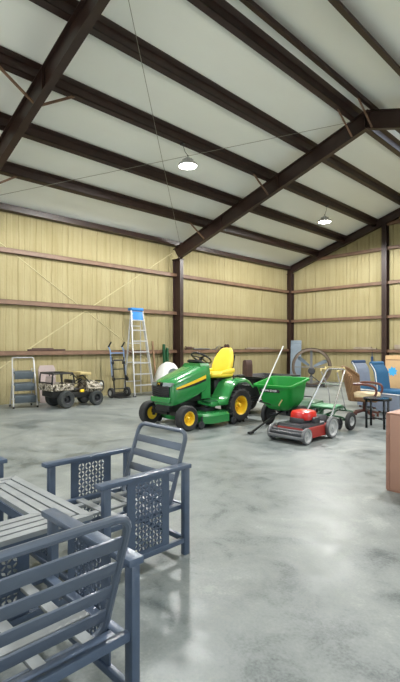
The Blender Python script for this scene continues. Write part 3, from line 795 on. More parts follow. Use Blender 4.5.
# ================================================================ RED WALK-BEHIND MOWER
def mower():
    t = thing('lawn_mower', 'red walk-behind lawn mower with grey wheels and chrome handlebar', 'lawn mower', (-3.385, 5.42, 0), 0)
    b = MB()
    out = [(-.20, -.33), (.20, -.33), (.25, -.22), (.25, .22), (.20, .34), (-.20, .34), (-.25, .22), (-.25, -.22)]
    b.loft([[Vector((x * k, y * k, z)) for x, y in out] for k, z in ((1.0, .06), (1.0, .14), (.95, .19), (.78, .215))])
    b.build('deck', M['red_dull'], t)
    b = MB(); b.loft([[Vector((x * k, y * k - .02, z)) for x, y in out] for k, z in ((.9, .195), (.86, .225), (.6, .235))]); b.cbox((0, -.24, .20), (.42, .14, .07), None, .02); b.build('deck_top', M['dark_grey'], t)
    b = MB(); b.cbox((0, -.36, .11), (.50, .13, .10), RX(.25), .02); b.build('front_shroud', M['dark_grey'], t)
    b = MB(); b.cbox((0, -.435, .085), (.54, .025, .04), None, .01); b.cbox((0, -.37, .165), (.50, .03, .018), None, .006); b.build('front_bumper', M['mid_grey'], t)
    b = MB(); b.cyl((0, .02, .19), (0, .02, .27), .13, 20); b.cbox((.0, -.12, .25), (.2, .12, .09), None, .01); b.cbox((.15, .05, .26), (.1, .14, .09), None, .015)
    b.build('engine', M['dark_grey'], t)
    b = MB(); b.loft([[Vector((.155 * k * abs(math.cos(a)) ** .7 * math.copysign(1, math.cos(a)), .02 + .17 * k * abs(math.sin(a)) ** .7 * math.copysign(1, math.sin(a)), z)) for a in [2 * PI * q / 24 for q in range(24)]] for k, z in ((.97, .27), (1, .29), (1, .34), (.9, .375), (.6, .39))])
    b.build('engine_cover', M['red'], t)
    b = MB(); b.cyl((.05, .17, .27), (.05, .17, .36), .035, 12); b.cyl((.05, .17, .36), (.05, .17, .375), .04, 12); b.build('fuel_cap', M['black'], t)
    for x, y, R, w in ((-.265, -.33, .105, .05), (.265, -.33, .105, .05), (-.275, .30, .148, .055), (.275, .30, .148, .055)):
        s = 1 if x > 0 else -1
        wheel(t, 'wheel', (x, y, R), R, w, R * .78, M['mid_grey'], M['light_grey'], side=s, dish=.008)
    b = MB(); 
    for s in (-1, 1): b.tube(fillet([(s * .20, .30, .16), (s * .20, .52, .42), (s * .15, .88, .86)], .2), .0125, 8)
    b.tube(fillet([(-.15, .88, .86), (-.145, .94, .92), (.145, .94, .92), (.15, .88, .86)], .06), .0125, 8)
    b.tube([(-.165, .76, .71), (.165, .76, .71)], .008, 6)
    b.build('handlebar', M['chrome'], t)
    b = MB(); b.tube(fillet([(-.14, .94, .92), (-.13, .87, .95), (.13, .87, .95), (.14, .94, .92)], .05), .008, 6); b.build('bail_lever', M['tan'], t)
    b = MB(); b.cbox((0, .42, .20), (.30, .16, .14), RX(-.5), .02); b.build('rear_flap', M['dark_grey'], t)
mower()

# ================================================================ GREEN WHEELED CULTIVATOR behind the mower
def cultivator():
    t = thing('wheeled_cultivator', 'faded green wheeled push cultivator with tubular handles, behind the red mower', 'garden tool', (-3.51, 6.46, 0), 0)
    b = MB()
    b.tube(fillet([(-.26, .0, .14), (-.26, -.22, .22), (.26, -.22, .22), (.26, 0, .14)], .08), .014, 8)
    b.tube(fillet([(.26, 0, .14), (.26, .20, .26), (-.26, .20, .26), (-.26, 0, .14)], .08), .014, 8)
    b.bar((0, -.22, .22), (0, .2, .26), .03, .02); b.bar((-.26, 0, .14), (.26, 0, .14), .02, .02)
    for x in (-.13, .13): b.tube(fillet([(x, -.2, .22), (x, -.1, .34), (x, .12, .34), (x, .2, .26)], .06), .011, 6)
    b.build('frame', M['green_dark'], t)
    b = MB(); b.cbox((-.08, -.05, .335), (.40, .26, .03), RX(.06), .01); b.cbox((-.08, .12, .32), (.36, .12, .05), RX(-.3), .01); b.build('deck_plate', M['faded_green'], t)
    for s in (-1, 1): wheel(t, 'wheel', (s * .30, 0, .135), .135, .06, .07, M['rubber'], M['light_grey'], side=s)
    b = MB()
    for k in range(6):
        x = -.2 + .08 * k; b.lathe([(.02, -.006), (.09, -.003), (.09, .003), (.02, .006)], (x, -.14, .1), 'x', 12, closed=True)
    b.bar((-.24, -.14, .1), (.24, -.14, .1), .016, .016)
    for x in (-.24, .24): b.bar((x, -.14, .1), (x, -.2, .22), .016, .02)
    b.build('tine_reel', M['dark_grey'], t)
    b = MB()
    for s in (-1, 1): b.tube(fillet([(s * .13, .18, .27), (s * .11 - .16, .38, .58), (s * .15 - .36, .55, .84)], .2), .009, 8)
    b.tube([(-.29, .41, .62), (-.07, .41, .62)], .008, 6); b.build('handle_tube', M['mid_grey'], t)
    for s in (-1, 1):
        b = MB(); b.tube(fillet([(s * .15 - .36, .54, .835), (s * .18 - .36, .60, .88), (s * .14 - .36, .69, .86), (s * .18 - .36, .76, .90)], .05), .016, 8); b.build('grip', M['tan'], t)
cultivator()
b = MB()
b.loft([[Vector(p) for p in fillet([(-x, -y + e, z), (x, -y + e, z), (x, y + e, z), (-x, y + e, z)], .05, 3, True)] for x, y, e, z in ((.20, .22, 0, 0), (.22, .24, 0, .06), (.23, .25, .0, .28), (.21, .22, .02, .34), (.12, .14, .03, .36))])
gb = b.build('grass_bag', M['green_dark'], None, 40, (-4.12, 6.72, 0), .2)
tag(gb, 'dark green grass catcher box on the floor behind the spreader', 'grass bag')
b = MB(); b.tube(fillet([(-.1, -.02, .35), (-.1, -.02, .42), (.1, -.02, .42), (.1, -.02, .35)], .03), .009, 6); b.build('carry_handle', M['black'], gb)

# ================================================================ ALONG THE LONG WALL
def step_stool():
    t = thing('step_stool', 'grey folding three-step stool against the long yellow wall', 'step stool', (-9.16, 4.02, 0), -PI / 2 - .2 + PI)
    # local +y points away from the wall once turned: front is -y
    A = M['alu']
    b = MB()
    for s in (-1, 1): b.bar((s * .235, -.16, 0), (s * .215, .08, .98), .022, .04)
    b.tube(fillet([(-.215, .08, .97), (-.21, .09, 1.03), (.21, .09, 1.03), (.215, .08, .97)], .04), .014, 8)
    b.build('front_frame', A, t)
    b = MB()
    for s in (-1, 1): b.bar((s * .22, .30, 0), (s * .18, .08, .80), .02, .03)
    b.bar((-.215, .26, .15), (.215, .26, .15), .02, .02); b.bar((-.195, .16, .5), (.195, .16, .5), .02, .02)
    b.build('rear_frame', A, t)
    for k, z in enumerate((.24, .48, .72)):
        f = z / .98; y = -.16 + .24 * f
        b = MB(); b.cbox((0, y + .06, z), (.42 - .02 * k, .22, .03), RX(.2), .008); b.cbox((0, y - .045, z - .06), (.42 - .02 * k, .03, .15), RX(.25), .006); b.build('tread', M['tread_grey'], t)
    for x, y in ((.235, -.16), (-.235, -.16), (.22, .30), (-.22, .30)):
        b = MB(); b.cbox((x, y, .02), (.035, .05, .04), None, .006); b.build('foot', M['black'], t)
step_stool()

def ride_on():
    t = thing('ride_on_toy_truck', 'camouflage ride-on toy truck with black roll cage over the rear bed', 'toy truck', (-8.66, 4.86, 0), 0)
    t.scale = (.96, .92, 1)
    B = M['black']
    b = MB(); b.cbox((0, .0, .25), (.44, 1.0, .12), None, .02); b.cbox((0, -.38, .31), (.50, .50, .16), None, .03); b.build('chassis', B, t)
    b = MB()                                            # rear bed: four camo sides
    b.box(.27, .30, -.66, -.13, .40, .50, .01); b.box(-.30, -.27, -.66, -.13, .40, .50, .01); b.box(-.30, .30, -.68, -.65, .40, .50, .01); b.box(-.29, .29, -.67, -.13, .36, .41, .01); b.box(-.3, .3, -.15, -.12, .40, .5, .01)
    b.build('bed', M['camo'], t)
    b = MB()
    for s in (-1, 1):
        b.tube(fillet([(s * .285, -.66, .49), (s * .285, -.64, .715), (s * .285, -.15, .715), (s * .285, -.11, .49)], .05), .018, 8)
    b.tube([(-.285, -.63, .712), (.285, -.63, .712)], .018, 8); b.tube([(-.285, -.16, .712), (.285, -.16, .712)], .018, 8)
    b.tube([(-.285, -.65, .52), (.285, -.65, .52)], .014, 8); b.tube([(.285, -.42, .5), (.285, -.42, .71)], .014, 8); b.tube([(-.285, -.42, .5), (-.285, -.42, .71)], .014, 8)
    b.build('roll_cage', B, t)
    b = MB(); b.cbox((0, -.55, .52), (.40, .06, .26), RX(-.1), .03); b.build('rear_panel', M['mauve'], t)
    b = MB(); b.cbox((0, -.03, .36), (.38, .20, .07), None, .03); b.cbox((0, -.10, .46), (.36, .06, .22), RX(-.15), .02); b.build('seat', B, t)
    b = MB()
    b.loft([[Vector((x * k, y, z)) for x, z in ((-.24, .30), (.24, .30), (.26, .40), (.20, zt), (-.20, zt), (-.26, .40))] for k, y, zt in ((.9, .26, .56), (1, .40, .54), (1, .56, .49), (.75, .66, .42))])
    b.build('hood', M['camo'], t)
    b = MB(); b.cbox((0, .24, .60), (.42, .02, .10), RX(.35), .008); b.cbox((0, .20, .69), (.50, .30, .06), RX(-.08), .02); b.build('windscreen', M['tan'], t)
    for s in (-1, 1):
        b = MB(); b.tube([(s * .21, .32, .50), (s * .21, .14, .655), (s * .2, .06, .64)], .014, 6); b.build('windscreen_post', B, t)
    b = MB(); c = Vector((0, .14, .52)); b.tube([c + RX(.6) @ Vector((.09 * math.cos(a), .09 * math.sin(a), 0)) for a in [2 * PI * k / 18 for k in range(18)]], .012, 6, closed=True); b.bar(c + Vector((-.08, 0, 0)), c + Vector((.08, 0, 0)), .02, .01); b.tube([c, (0, .26, .46)], .012, 6); b.build('steering_wheel', B, t)
    b = MB(); b.tube(fillet([(-.20, .62, .28), (-.20, .72, .33), (-.17, .72, .50), (.17, .72, .50), (.20, .72, .33), (.20, .62, .28)], .05), .014, 8); b.build('front_guard', B, t)
    for s in (-1, 1):
        b = MB(); b.lathe([(0, .02), (.045, .02), (.05, 0), (.03, -.04), (0, -.045)], (s * .13, .68, .43), 'y', 14); b.build('headlamp', M['light_grey'], t)
        b = MB(); b.loft([[Vector((s * x, y, z)) for x, z in ((.17, .40), (.32, .375), (.32, .36), (.17, .385))] for y in (.26, .62)]); b.build('fender', M['camo'], t)
    b = MB(); b.cbox((.245, .10, .33), (.04, .10, .06), None, .01); b.build('side_marker', M['yellow'], t)
    for s in (-1, 1):
        wheel(t, 'wheel', (s * .28, -.32, .18), .18, .17, .09, M['grey_rubber'], M['dark_grey'], side=s, lugs=0)
        wheel(t, 'wheel', (s * .27, .46, .16), .16, .14, .085, M['grey_rubber'], M['dark_grey'], side=s)
ride_on()
b = MB(); pr = [(-.2, 0), (.2, 0), (.2, .76), (.16, .84), (-.16, .84), (-.2, .76)]
b.prism([(0, y, z) for y, z in pr], (.03, 0, 0)); o = b.build('leaning_board', M['mauve'], None, 30, (-9.55, 4.76, .0)); o.rotation_euler = (0, -.14, 0)
tag(o, 'grey mauve board leaning on the yellow wall behind the toy truck', 'board')

def hand_truck():
    t = thing('hand_truck', 'black convertible hand truck with grey blue handles beside the aluminium ladder', 'hand truck', (-9.22, 6.50, 0), PI / 2)
    # local: x across (world y), -y toward the wall is +y local; front is -y local
    B = M['black']; L = lambda z: .0 + .12 * z          # leans back to the wall (local +y)
    b = MB()
    for s in (-1, 1): b.tube([(s * .17, L(.05), .05), (s * .17, L(1.0), 1.0)], .017, 8)
    for z in (.22, .46, .70): b.bar((-.17, L(z), z), (.17, L(z), z), .035, .02)
    b.tube(fillet([(-.17, L(.84), .84), (-.15, L(.9), .92), (.15, L(.9), .92), (.17, L(.84), .84)], .05), .02, 8)
    b.build('frame', B, t)
    b = MB()
    for s in (-1, 1): b.tube(fillet([(s * .20, L(.5) + .02, .5), (s * .20, L(1.2) + .02, 1.18), (s * .20, L(1.3) + .10, 1.27)], .05), .016, 8)
    b.bar((-.2, L(1.1) + .02, 1.1), (.2, L(1.1) + .02, 1.1), .02, .03); b.build('handle_frame', M['truck_blue'], t)
    for s in (-1, 1):
        b = MB(); b.tube([(s * .20, L(1.3) + .08, 1.25), (s * .20, L(1.3) - .03, 1.37)], .02, 8); b.build('grip', B, t)
        wheel(t, 'wheel', (s * .24, .06, .125), .125, .07, .06, M['rubber'], M['light_grey'], side=s)
        b = MB(); b.lathe([(0, -.015), (.05, -.015), (.055, 0), (.05, .015), (0, .015)], (s * .20, L(.5) - .05, .46), 'x', 16); b.bar((s * .2, L(.5) - .05, .46), (s * .2, L(.52) + .01, .54), .02, .03); b.build('caster', B, t)
        b = MB(); b.cbox((s * .165, L(.88), .86), (.07, .06, .08), None, .015); b.build('clamp', B, t)
    b = MB(); b.cbox((0, -.08, .015), (.36, .22, .012), None, .003); b.cbox((0, .03, .06), (.36, .012, .1)); b.bar((-.24, .06, .125), (.24, .06, .125), .02, .02); b.build('toe_plate', B, t)
hand_truck()

def step_ladder():
    t = thing('step_ladder', 'tall aluminium stepladder with bright blue top cap against the yellow wall', 'ladder', (-9.12, 7.10, 0), PI / 2 - .12)
    H = 2.2; A = M['alu']
    fx = lambda z: .285 - .125 * z / H; fy = lambda z: -.10 + .40 * z / H      # front rails
    ry = lambda z: .50 - .16 * z / H
    b = MB()
    for s in (-1, 1): b.bar((s * fx(0), fy(0), 0.02), (s * fx(H), fy(H), H), .028, .07)
    b.build('front_rails', A, t)
    b = MB()
    for s in (-1, 1): b.bar((s * (fx(0) - .03), ry(0), .02), (s * (fx(H) - .02), ry(H), H), .022, .04)
    for z in (.35, .85, 1.35, 1.8): b.bar((-fx(z) + .03, ry(z), z), (fx(z) - .03, ry(z), z), .02, .025)
    b.build('rear_frame', A, t)
    for z in (.28, .56, .84, 1.12, 1.40, 1.68, 1.94):
        b = MB(); b.cbox((0, fy(z) + .01, z), (2 * fx(z), .085, .03), None, .003); b.build('step', A, t)
    b = MB(); b.cbox((0, fy(H) + .04, H + .03), (.36, .20, .07), None, .012); b.build('top_cap', M['blue'], t)
    b = MB(); b.cbox((0, fy(2.02) - .02, 2.06), (.30, .02, .22), RX(-.18), .004); b.build('label_plate', M['blue'], t)
    for s in (-1, 1):
        b = MB(); b.cbox((s * fx(0), fy(0), .02), (.04, .1, .04), None, .005); b.build('foot', M['dark_grey'], t)
        b = MB(); b.bar((s * (fx(1.1) - .01), fy(1.1), 1.1), (s * (fx(1.1) - .03), ry(1.1), 1.15), .006, .02); b.build('spreader_bar', A, t)
step_ladder()

def white_dome():
    t = thing('plastic_dome', 'white rounded plastic dome with dark grey opening, by the wall behind the tractor hood', 'plastic dome', (-9.02, 7.86, 0), -.15)
    b = MB()
    def ring(x, w, h):
        return [Vector((x, w * math.cos(PI * k / 16), h * max(0, math.sin(PI * k / 16)) ** .8)) for k in range(17)]
    b.loft([ring(-.25, .26, .66), ring(-.2, .32, .80), ring(.0, .35, .86), ring(.18, .33, .84), ring(.25, .29, .76)])
    b.build('shell', M['white'], t, angle=60)
    b = MB(); b.prism([(.245, .15 * math.cos(2 * PI * k / 24), .56 + .13 * math.sin(2 * PI * k / 24)) for k in range(24)], (.02, 0, 0)); b.build('opening', M['tread_grey'], t)
    b = MB(); b.tube([(.262, .16 * math.cos(2 * PI * k / 24), .56 + .14 * math.sin(2 * PI * k / 24)) for k in range(24)], .014, 6, closed=True); b.build('opening_rim', M['white'], t)
white_dome()
for i, (y, h, lean, lb) in enumerate(((8.30, 1.30, .05, 'dark green steel post leaning by the middle column, taller of two'), (8.43, 1.20, .04, 'dark green steel post leaning by the middle column, shorter of two'))):
    b = MB(); b.tube([(0, 0, 0), (0, 0, h)], .045, 12); b.lathe([(.045, h), (.03, h + .03), (0, h + .035)], n=12)
    b.cbox((.05, 0, .25), (.02, .03, .4)); o = b.build('green_post', M['green_dark'], None, 40, (-9.62 - .02 * i, y, 0)); o.rotation_euler = (0, -lean, 0)
    tag(o, lb, 'post', 'green posts by the middle column')
b = MB(); b.bar((0, 0, 0), (0, 0, 1.42), .045, .03, up=(1, 0, 0)); o = b.build('wooden_stake', M['wood'], None, 30, (-9.60, 7.98, 0)); o.rotation_euler = (0, -.14, 0)
tag(o, 'weathered wooden stake leaning on the wall above the white dome', 'stake')

# things lying on the lowest girt of the long wall
ZG = GS + .052
def on_ledge_saw():
    t = thing('hand_tool', 'dark rusty hand tool with pistol grip lying on the low girt above the steering wheel', 'tool', (-9.82, 9.42, ZG), PI / 2)
    b = MB(); b.cbox((0, 0, .05), (.22, .05, .08), None, .02); b.tube([(.1, 0, .05), (.2, 0, .05)], .02, 8); b.build('body', M['dark_brown'], t)
    b = MB(); b.tube(fillet([(-.09, 0, .07), (-.16, 0, .1), (-.17, 0, .0), (-.11, 0, .01)], .03), .014, 6); b.build('grip', M['dark_brown'], t)
on_ledge_saw()
def on_ledge_winch():
    t = thing('pulley_hoist', 'rusty pulley hoist lying on the low girt above the yellow seat', 'hoist', (-9.82, 10.98, ZG), PI / 2)
    b = MB(); b.lathe([(.02, -.04), (.085, -.045), (.07, 0), (.085, .045), (.02, .04)], (.16, 0, .087), 'y', 18, closed=True); b.cbox((.16, 0, .087), (.03, .11, .03)); b.build('pulley', M['dark_brown'], t)
    b = MB(); b.cbox((-.02, 0, .05), (.16, .06, .08), None, .02); b.bar((-.1, 0, .02), (.16, 0, .06), .04, .03); b.build('body', M['dark_brown'], t)
    b = MB(); b.tube(fillet([(-.1, 0, .02), (-.18, 0, .12), (-.28, 0, .10), (-.36, 0, .01), (-.55, 0, .01)], .05), .011, 6); b.build('hook_chain', M['mid_grey'], t)
on_ledge_winch()
for y, L, m, lb in ((2.6, 1.5, 'dark_brown', 'dark board lying on the low girt above the step stool'), (4.85, .9, 'dark_brown', 'short dark board lying on the low girt above the toy truck'), (9.95, .7, 'mid_grey', 'grey pipe length lying on the low girt between two rusty tools'), (12.9, 1.6, 'grey_wood', 'pale board lying on the low girt near the wall corner')):
    b = MB()
    if m == 'mid_grey': b.tube([(0, -L / 2, .02), (0, L / 2, .02)], .02, 8)
    else: b.box(-.04, .04, -L / 2, L / 2, 0, .035, .004); b.box(-.03, .03, -L / 2 + .1, L / 2 - .3, .035, .06, .004)
    tag(b.build('ledge_pipe' if m == 'mid_grey' else 'ledge_board', M[m], None, 30, (-9.81, y, ZG - .002)), lb, 'pipe' if m == 'mid_grey' else 'board')

# ================================================================ ALONG THE GABLE WALL
def drum_fan():
    t = thing('drum_fan', 'large brown hoop drum fan standing by the wall corner behind the spreader', 'fan', (-7.5, 12.5, 0), .62)
    R = .58; zc = .62
    b = MB(); b.lathe([(R, -.14), (R + .02, -.15), (R + .02, .15), (R, .16), (R - .06, .15), (R - .06, -.15)], (0, 0, zc), 'y', 48, closed=True); b.build('drum', M['brown_hoop'], t)
    b = MB(); b.lathe([(0, .09), (.10, .09), (.11, .05), (.11, -.1), (.08, -.13), (0, -.13)], (0, .0, zc - .12), 'y', 20); b.build('motor', M['dark_grey'], t)
    for k in range(3):
        a = .4 + 2 * PI * k / 3
        c = Vector((0, 0, zc)); 
        b = MB(); rings = []
        for q, (r, w) in enumerate(((.08, .03), (.25, .05), (.42, .06), (.50, .05))):
            u = Vector((math.cos(a), 0, math.sin(a))); v = Vector((-math.sin(a), .35, math.cos(a))).normalized()
            p = c + u * r; n_ = u.cross(v) * .004
            rings.append([p - v * w + n_, p + v * w + n_, p + v * w - n_, p - v * w - n_])
        b.loft(rings); b.build('blade', M['blue_grey'], t) if k < 2 else b.bm.free()
    b = MB(); b.bar((0, .02, .05), (0, .02, zc + R - .05), .07, .05, up=(0, 1, 0)); b.bar((-R + .03, .0, zc), (R - .03, .0, zc), .03, .03); b.build('support_post', M['mid_grey'], t)
    b = MB(); b.bar((-.35, -.2, .06), (.35, -.2, .06), .04, .04); b.bar((-.35, .2, .06), (.35, .2, .06), .04, .04); b.bar((-.35, -.2, .06), (-.35, .2, .06), .04, .04); b.bar((.35, -.2, .06), (.35, .2, .06), .04, .04)
    b.bar((-.35, 0, .06), (0, 0, .35), .03, .03); b.bar((.35, 0, .06), (0, 0, .35), .03, .03); b.build('stand', M['dark_grey'], t)
    for s in (-1, 1):
        b = MB(); b.lathe([(0, -.02), (.055, -.02), (.06, 0), (.055, .02), (0, .02)], (s * .38, 0, .06), 'x', 16); b.build('wheel', M['black'], t)
drum_fan()
b = MB(); b.box(-.19, .19, -.03, .03, 0, 1.50, .008); b.box(-.19, .19, -.035, .035, 1.38, 1.42, .004)
o = b.build('plank', M['blue_grey'], None, 30, (-9.05, 14.0, 0)); o.rotation_euler = (-.16, 0, .45)
tag(o, 'tall blue grey plank leaning in the corner of the yellow walls', 'plank')

def card_box():
    t = thing('cardboard_box', 'tall tan cardboard box with blue starburst print by the gable post', 'box', (-5.40, 14.25, 0), 0)
    b = MB(); b.box(-.40, .40, -.3, .3, 0, .98, .006); b.build('carton', M['card'], t)
    b = MB()
    for s in (-1, 1): b.cbox((0, s * .15, .985), (.78, .29, .008), RX(s * .02), .002)
    b.build('flap', M['card'], t)
    b = MB(); pts = []
    for k in range(16):
        r = .16 if k % 2 == 0 else .105; a = 2 * PI * k / 16 + .2
        pts.append((-.18 + r * math.cos(a), -.301, .50 + r * math.sin(a)))
    b.prism(pts, (0, -.003, 0)); b.build('starburst_print', M['print_blue'], t)
    b = MB(); b.box(-.38, .38, -.3035, -.3, .84, .87); b.build('printed_band', M['wood'], t)
card_box()
for x, z0, L, lb in ((-6.85, 0, .8, 'weathered grey board on the gable girt above the chairs, lower of two'), (-6.92, .037, .6, 'weathered grey board on the gable girt above the chairs, upper of two')):
    b = MB(); b.box(-L / 2, L / 2, -.05, .05, 0, .035, .004)
    tag(b.build('girt_board', M['grey_wood'], None, 30, (x, GY - .06, ZG - .002 + z0), .0), lb, 'board', 'boards on the gable girt')
b = MB(); b.box(-.5, .3, -.055, .055, 0, .15, .01); tag(b.build('wood_block', M['grey_wood'], None, 30, (-5.35, GY - .058, ZG - .002)), 'long pale wooden block on the gable girt above the cardboard box', 'block')
b = MB(); b.tube([(0, 0, 0), (0, 0, -.14)], .012, 8); b.tube([(0, 0, -.14), (0, 0, -.36)], .04, 12); b.tube([(0, 0, -.36), (0, 0, -.40)], .03, 12)
tag(b.build('hanging_tool', M['navy_fabric'], None, 40, (-6.55, GY - .17, GS - .05)), 'dark blue tool hanging under the gable girt above the grey chair', 'tool')
b = MB(); b.tube(fillet([(0, .0, 0), (0, .0, .06), (0, .1, .06)], .02), .006, 6); h_ = b.build('hook', M['black'], bpy.data.objects['hanging_tool'])

# ================================================================ CHAIR GROUP
def dining_chair(label, cat_m, loc, rotz, skirt):
    """high-backed upholstered chair, local front is -y"""
    t = thing('upholstered_chair', label, 'chair', loc, rotz, 'high-backed upholstered chairs by the gable wall')
    t.scale = (.74, .9, .93)
    b = MB(); rings = []
    for f in [i / 10 for i in range(11)]:
        z = .40 + .60 * f; y = .20 + .09 * f + (.09 * max(0, f - .75) / .25 if f > .75 else 0); th = .045 if f < .95 else .03
        rings.append([Vector(p) for p in ((-.225, y - th, z), (.225, y - th, z), (.235, y, z), (.225, y + th, z), (-.225, y + th, z), (-.235, y, z))])
    b.loft(rings); b.build('backrest', M[cat_m], t, angle=50)
    b = MB()
    for s in (-1, 1): b.tube([(s * .235, .20 + .09 * f + (.09 * max(0, f - .75) / .25 if f > .75 else 0), .40 + .60 * f) for f in [i / 10 for i in range(11)]], .011, 8)
    b.build('piping', M['piping'], t)
    b = MB(); b.tube([(-.24, .37, 1.0), (.24, .37, 1.0)], .045, 12); b.build('rolled_top', M['navy_fabric'] if cat_m == 'grey_fabric' else M[cat_m], t)
    b = MB(); b.cbox((0, -.03, .43), (.50, .52, .11), None, .03, 3); b.build('seat', M['blue_fabric'], t)
    b = MB(); b.tube(fillet([(-.25, -.29, .40), (.25, -.29, .40), (.25, .22, .40), (-.25, .22, .40)], .04, 4, True), .012, 6, closed=True); b.build('seat_rim', M['piping'], t)  # white tube round the lower edge of the seat
    if skirt:
        b = MB(); b.loft([[Vector((x * k, y * k - .03, z)) for x, y in ((-.25, -.26), (.25, -.26), (.25, .26), (-.25, .26))] for k, z in ((1.0, .04), (.98, .39))]); b.build('skirt', M['grey_fabric'], t)
    for sx in (-1, 1):
        for sy in (-1, 1):
            b = MB(); b.bar((sx * .20, sy * .2 - .02, 0), (sx * .20, sy * .2 - .02, .38), .04, .04, up=(1, 0, 0)); b.build('leg', M['mahogany'], t)
    return t
dining_chair('high-backed chair with grey blue back and white edges, behind the wicker chair', 'grey_fabric', (-4.12, 9.22, 0), 1.3, True)
dining_chair('high-backed bright blue upholstered chair beside the cardboard box', 'blue_fabric', (-3.48, 8.68, 0), 1.35, True)

def wicker_chair():
    t = thing('swivel_chair', 'brown wicker swivel armchair with curved dark wood arms, beside the green cultivator', 'chair', (-3.66, 7.82, 0), 1.80)
    t.scale = (.92, .92, 1)
    b = MB(); rings = []
    for i in range(11):
        a = PI * (.08 + .84 * i / 10)
        x = -.29 * math.cos(a); yb = .03 + .21 * math.sin(a)
        h = .62 + .27 * math.sin(a) ** .7
        out = Vector((math.cos(PI - a) * 1, math.sin(a), 0))
        o2 = Vector((x * .06, .05 * math.sin(a) + .01, 0))
        lean = Vector((0, .12 * math.sin(a), 0))
        p = Vector((x, yb, .30)); q = p + lean + Vector((0, 0, h - .30))
        n_ = Vector((x / .29, (yb - .03) / .21 + .05, 0)).normalized() * .02
        m_ = (p + q) / 2 + n_ * .6
        rings.append([p, m_, q, q + n_ * 2 - Vector((0, 0, .02)), m_ + n_, p + n_])
    b.loft(rings); b.build('backrest', M['wicker'], t, angle=60)
    b = MB(); tops = [r[2] + Vector((0, .02, .0)) for r in rings]; b.tube(tops, .028, 8); b.build('rolled_rim', M['wicker'], t)
    b = MB(); b.cbox((0, -.06, .33), (.52, .50, .07), None, .02); b.build('seat_base', M['wicker'], t)
    b = MB(); b.cbox((0, -.07, .40), (.48, .46, .09), None, .035, 3); b.build('cushion', M['cream'], t)
    for s in (-1, 1):
        b = MB(); b.tube(fillet([(s * .28, .10, .60), (s * .31, -.10, .61), (s * .31, -.30, .57), (s * .29, -.32, .46), (s * .27, -.22, .34)], .08), .022, 8); b.build('armrest', M['mahogany'], t)
    b = MB(); b.cyl((0, -.04, .10), (0, -.04, .31), .035, 14); b.build('pedestal', M['mahogany'], t)
    for k in range(4):
        a = PI / 4 + k * PI / 2; b = MB(); b.bar((0, -.04, .13), (.30 * math.cos(a), -.04 + .30 * math.sin(a), .065), .05, .045, bev=.008)
        b.cyl((.29 * math.cos(a), -.04 + .29 * math.sin(a), 0), (.29 * math.cos(a), -.04 + .29 * math.sin(a), .06), .022, 10); b.build('leg', M['mahogany'], t)
wicker_chair()

def side_table():
    t = thing('side_table', 'small round black side table with glass top before the wicker chair', 'table', (-3.02, 6.97, 0), 0)
    r = .205; z = .46
    b = MB(); b.lathe([(0, z - .012), (r - .012, z - .012), (r - .012, z), (0, z)], n=32); b.build('glass_top', M['glass'], t)
    b = MB(); b.lathe([(r - .014, z - .03), (r + .006, z - .03), (r + .006, z + .003), (r - .014, z + .003)], n=32, closed=True); b.build('top_rim', M['black_gloss'], t)
    for k in range(4):
        a = .95 + k * PI / 2; c = (.185 * math.cos(a), .185 * math.sin(a))
        b = MB(); b.box(-.014, .014, -.014, .014, 0, z - .028, .003); b.build('leg', M['black_gloss'], t, loc=(c[0], c[1], 0), rotz=a)
    b = MB(); b.bar((.185 * math.cos(.95), .185 * math.sin(.95), .14), (-.185 * math.cos(.95), -.185 * math.sin(.95), .14), .015, .015); a = .95 + PI / 2; b.bar((.185 * math.cos(a), .185 * math.sin(a), .14), (-.185 * math.cos(a), -.185 * math.sin(a), .14), .015, .015); b.build('stretcher', M['black_gloss'], t)
side_table()

def crate():
    t = thing('wooden_cabinet', 'pinkish brown wooden cabinet standing on the floor at the picture edge', 'cabinet', (-1.285, 4.28, 0), 0)
    b = MB(); b.box(-.36, .36, -.30, .30, .012, .67, .004); b.build('body', M['crate'], t)
    b = MB(); b.box(-.36, .36, -.30, .30, .672, .685, .003); b.build('top', M['crate'], t)
    b = MB(); b.box(-.358, .358, -.298, .298, 0, .011); b.build('plinth', M['crate_edge'], t)
    b = MB(); b.box(-.362, -.335, -.304, -.296, .012, .67); b.build('edge_strip', M['crate_edge'], t)  # slightly darker brown strip down the left front edge
crate()

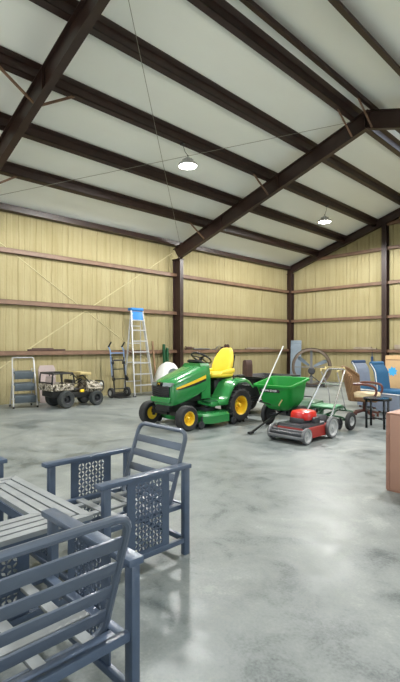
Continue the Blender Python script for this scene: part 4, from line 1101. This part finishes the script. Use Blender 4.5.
# ================================================================ CAMERA
cd = bpy.data.cameras.new('camera'); cam = bpy.data.objects.new('camera', cd); COL.objects.link(cam); sc.camera = cam
W, Hh, FPX, CX, YH = 400, 682, 449.985, 191.944, 346.394
cd.sensor_fit = 'VERTICAL'; cd.sensor_height = 24.; cd.lens = FPX / Hh * 24.
cd.shift_x = (W / 2 - CX) / Hh; cd.shift_y = -(Hh / 2 - YH) / Hh
cd.clip_start = .02; cd.clip_end = 200
cam.location = (0, 0, HC); cam.rotation_euler = (PI / 2, 0, YAW)

# ================================================================ LIGHT
w = bpy.data.worlds.new('world'); sc.world = w; w.use_nodes = True
bg = w.node_tree.nodes['Background']; bg.inputs['Color'].default_value = (.80, .90, 1, 1); bg.inputs['Strength'].default_value = 1.35
def area(name, loc, rot, sx, sy, power, col=(1, 1, 1), portal=False):
    l = bpy.data.lights.new(name, 'AREA'); l.shape = 'RECTANGLE'; l.size = sx; l.size_y = sy; l.energy = power; l.color = col
    if portal: l.cycles.is_portal = True
    o = bpy.data.objects.new(name, l); COL.objects.link(o); o.location = loc; o.rotation_euler = rot; return o
for y, sy in ((.05, 3.9), (6.8, 3.6)):
    area('doorway_portal', (XE + .02, y, 1.75), (0, PI / 2, 0), 3.5, sy, 1, portal=True)
area('doorway_portal', (-5.6, YB - .02, 1.85), (PI / 2, 0, PI), 5.2, 3.7, 1, portal=True)
for x, y, z in ((-6.32, 6.03, 4.74), (-6.55, 11.63, 4.78), (-1.8, 5.9, 4.75), (-1.8, 11.8, 4.75), (-6.4, .2, 4.75), (-1.8, .2, 4.75)):  # first two light the hung lamps; the other four are added, with no fixture
    l = bpy.data.lights.new('bay_and_fill_spot', 'SPOT'); l.energy = {(True, True): 620, (True, False): 400, (False, True): 400, (False, False): 160}[(y > 1, x < -4)]; l.spot_size = math.radians(178); l.spot_blend = .16; l.shadow_soft_size = .18; l.color = (1, .985, .96)
    o = bpy.data.objects.new('bay_and_fill_spot', l); COL.objects.link(o); o.location = (x, y, z)
sl = bpy.data.lights.new('sun', 'SUN'); sl.energy = 10.; sl.angle = math.radians(1); sl.color = (1, .96, .9)
so = bpy.data.objects.new('sun', sl); COL.objects.link(so)
so.rotation_mode = 'QUATERNION'; so.rotation_quaternion = Vector((0, 0, -1)).rotation_difference(Vector((.12, -.55, -.83)).normalized())
vs = sc.view_settings
sc.display_settings.display_device = 'sRGB'
vs.view_transform = 'Standard'; vs.look = 'None'; vs.gamma = 1; vs.use_curve_mapping = False
vs.exposure = 0.80
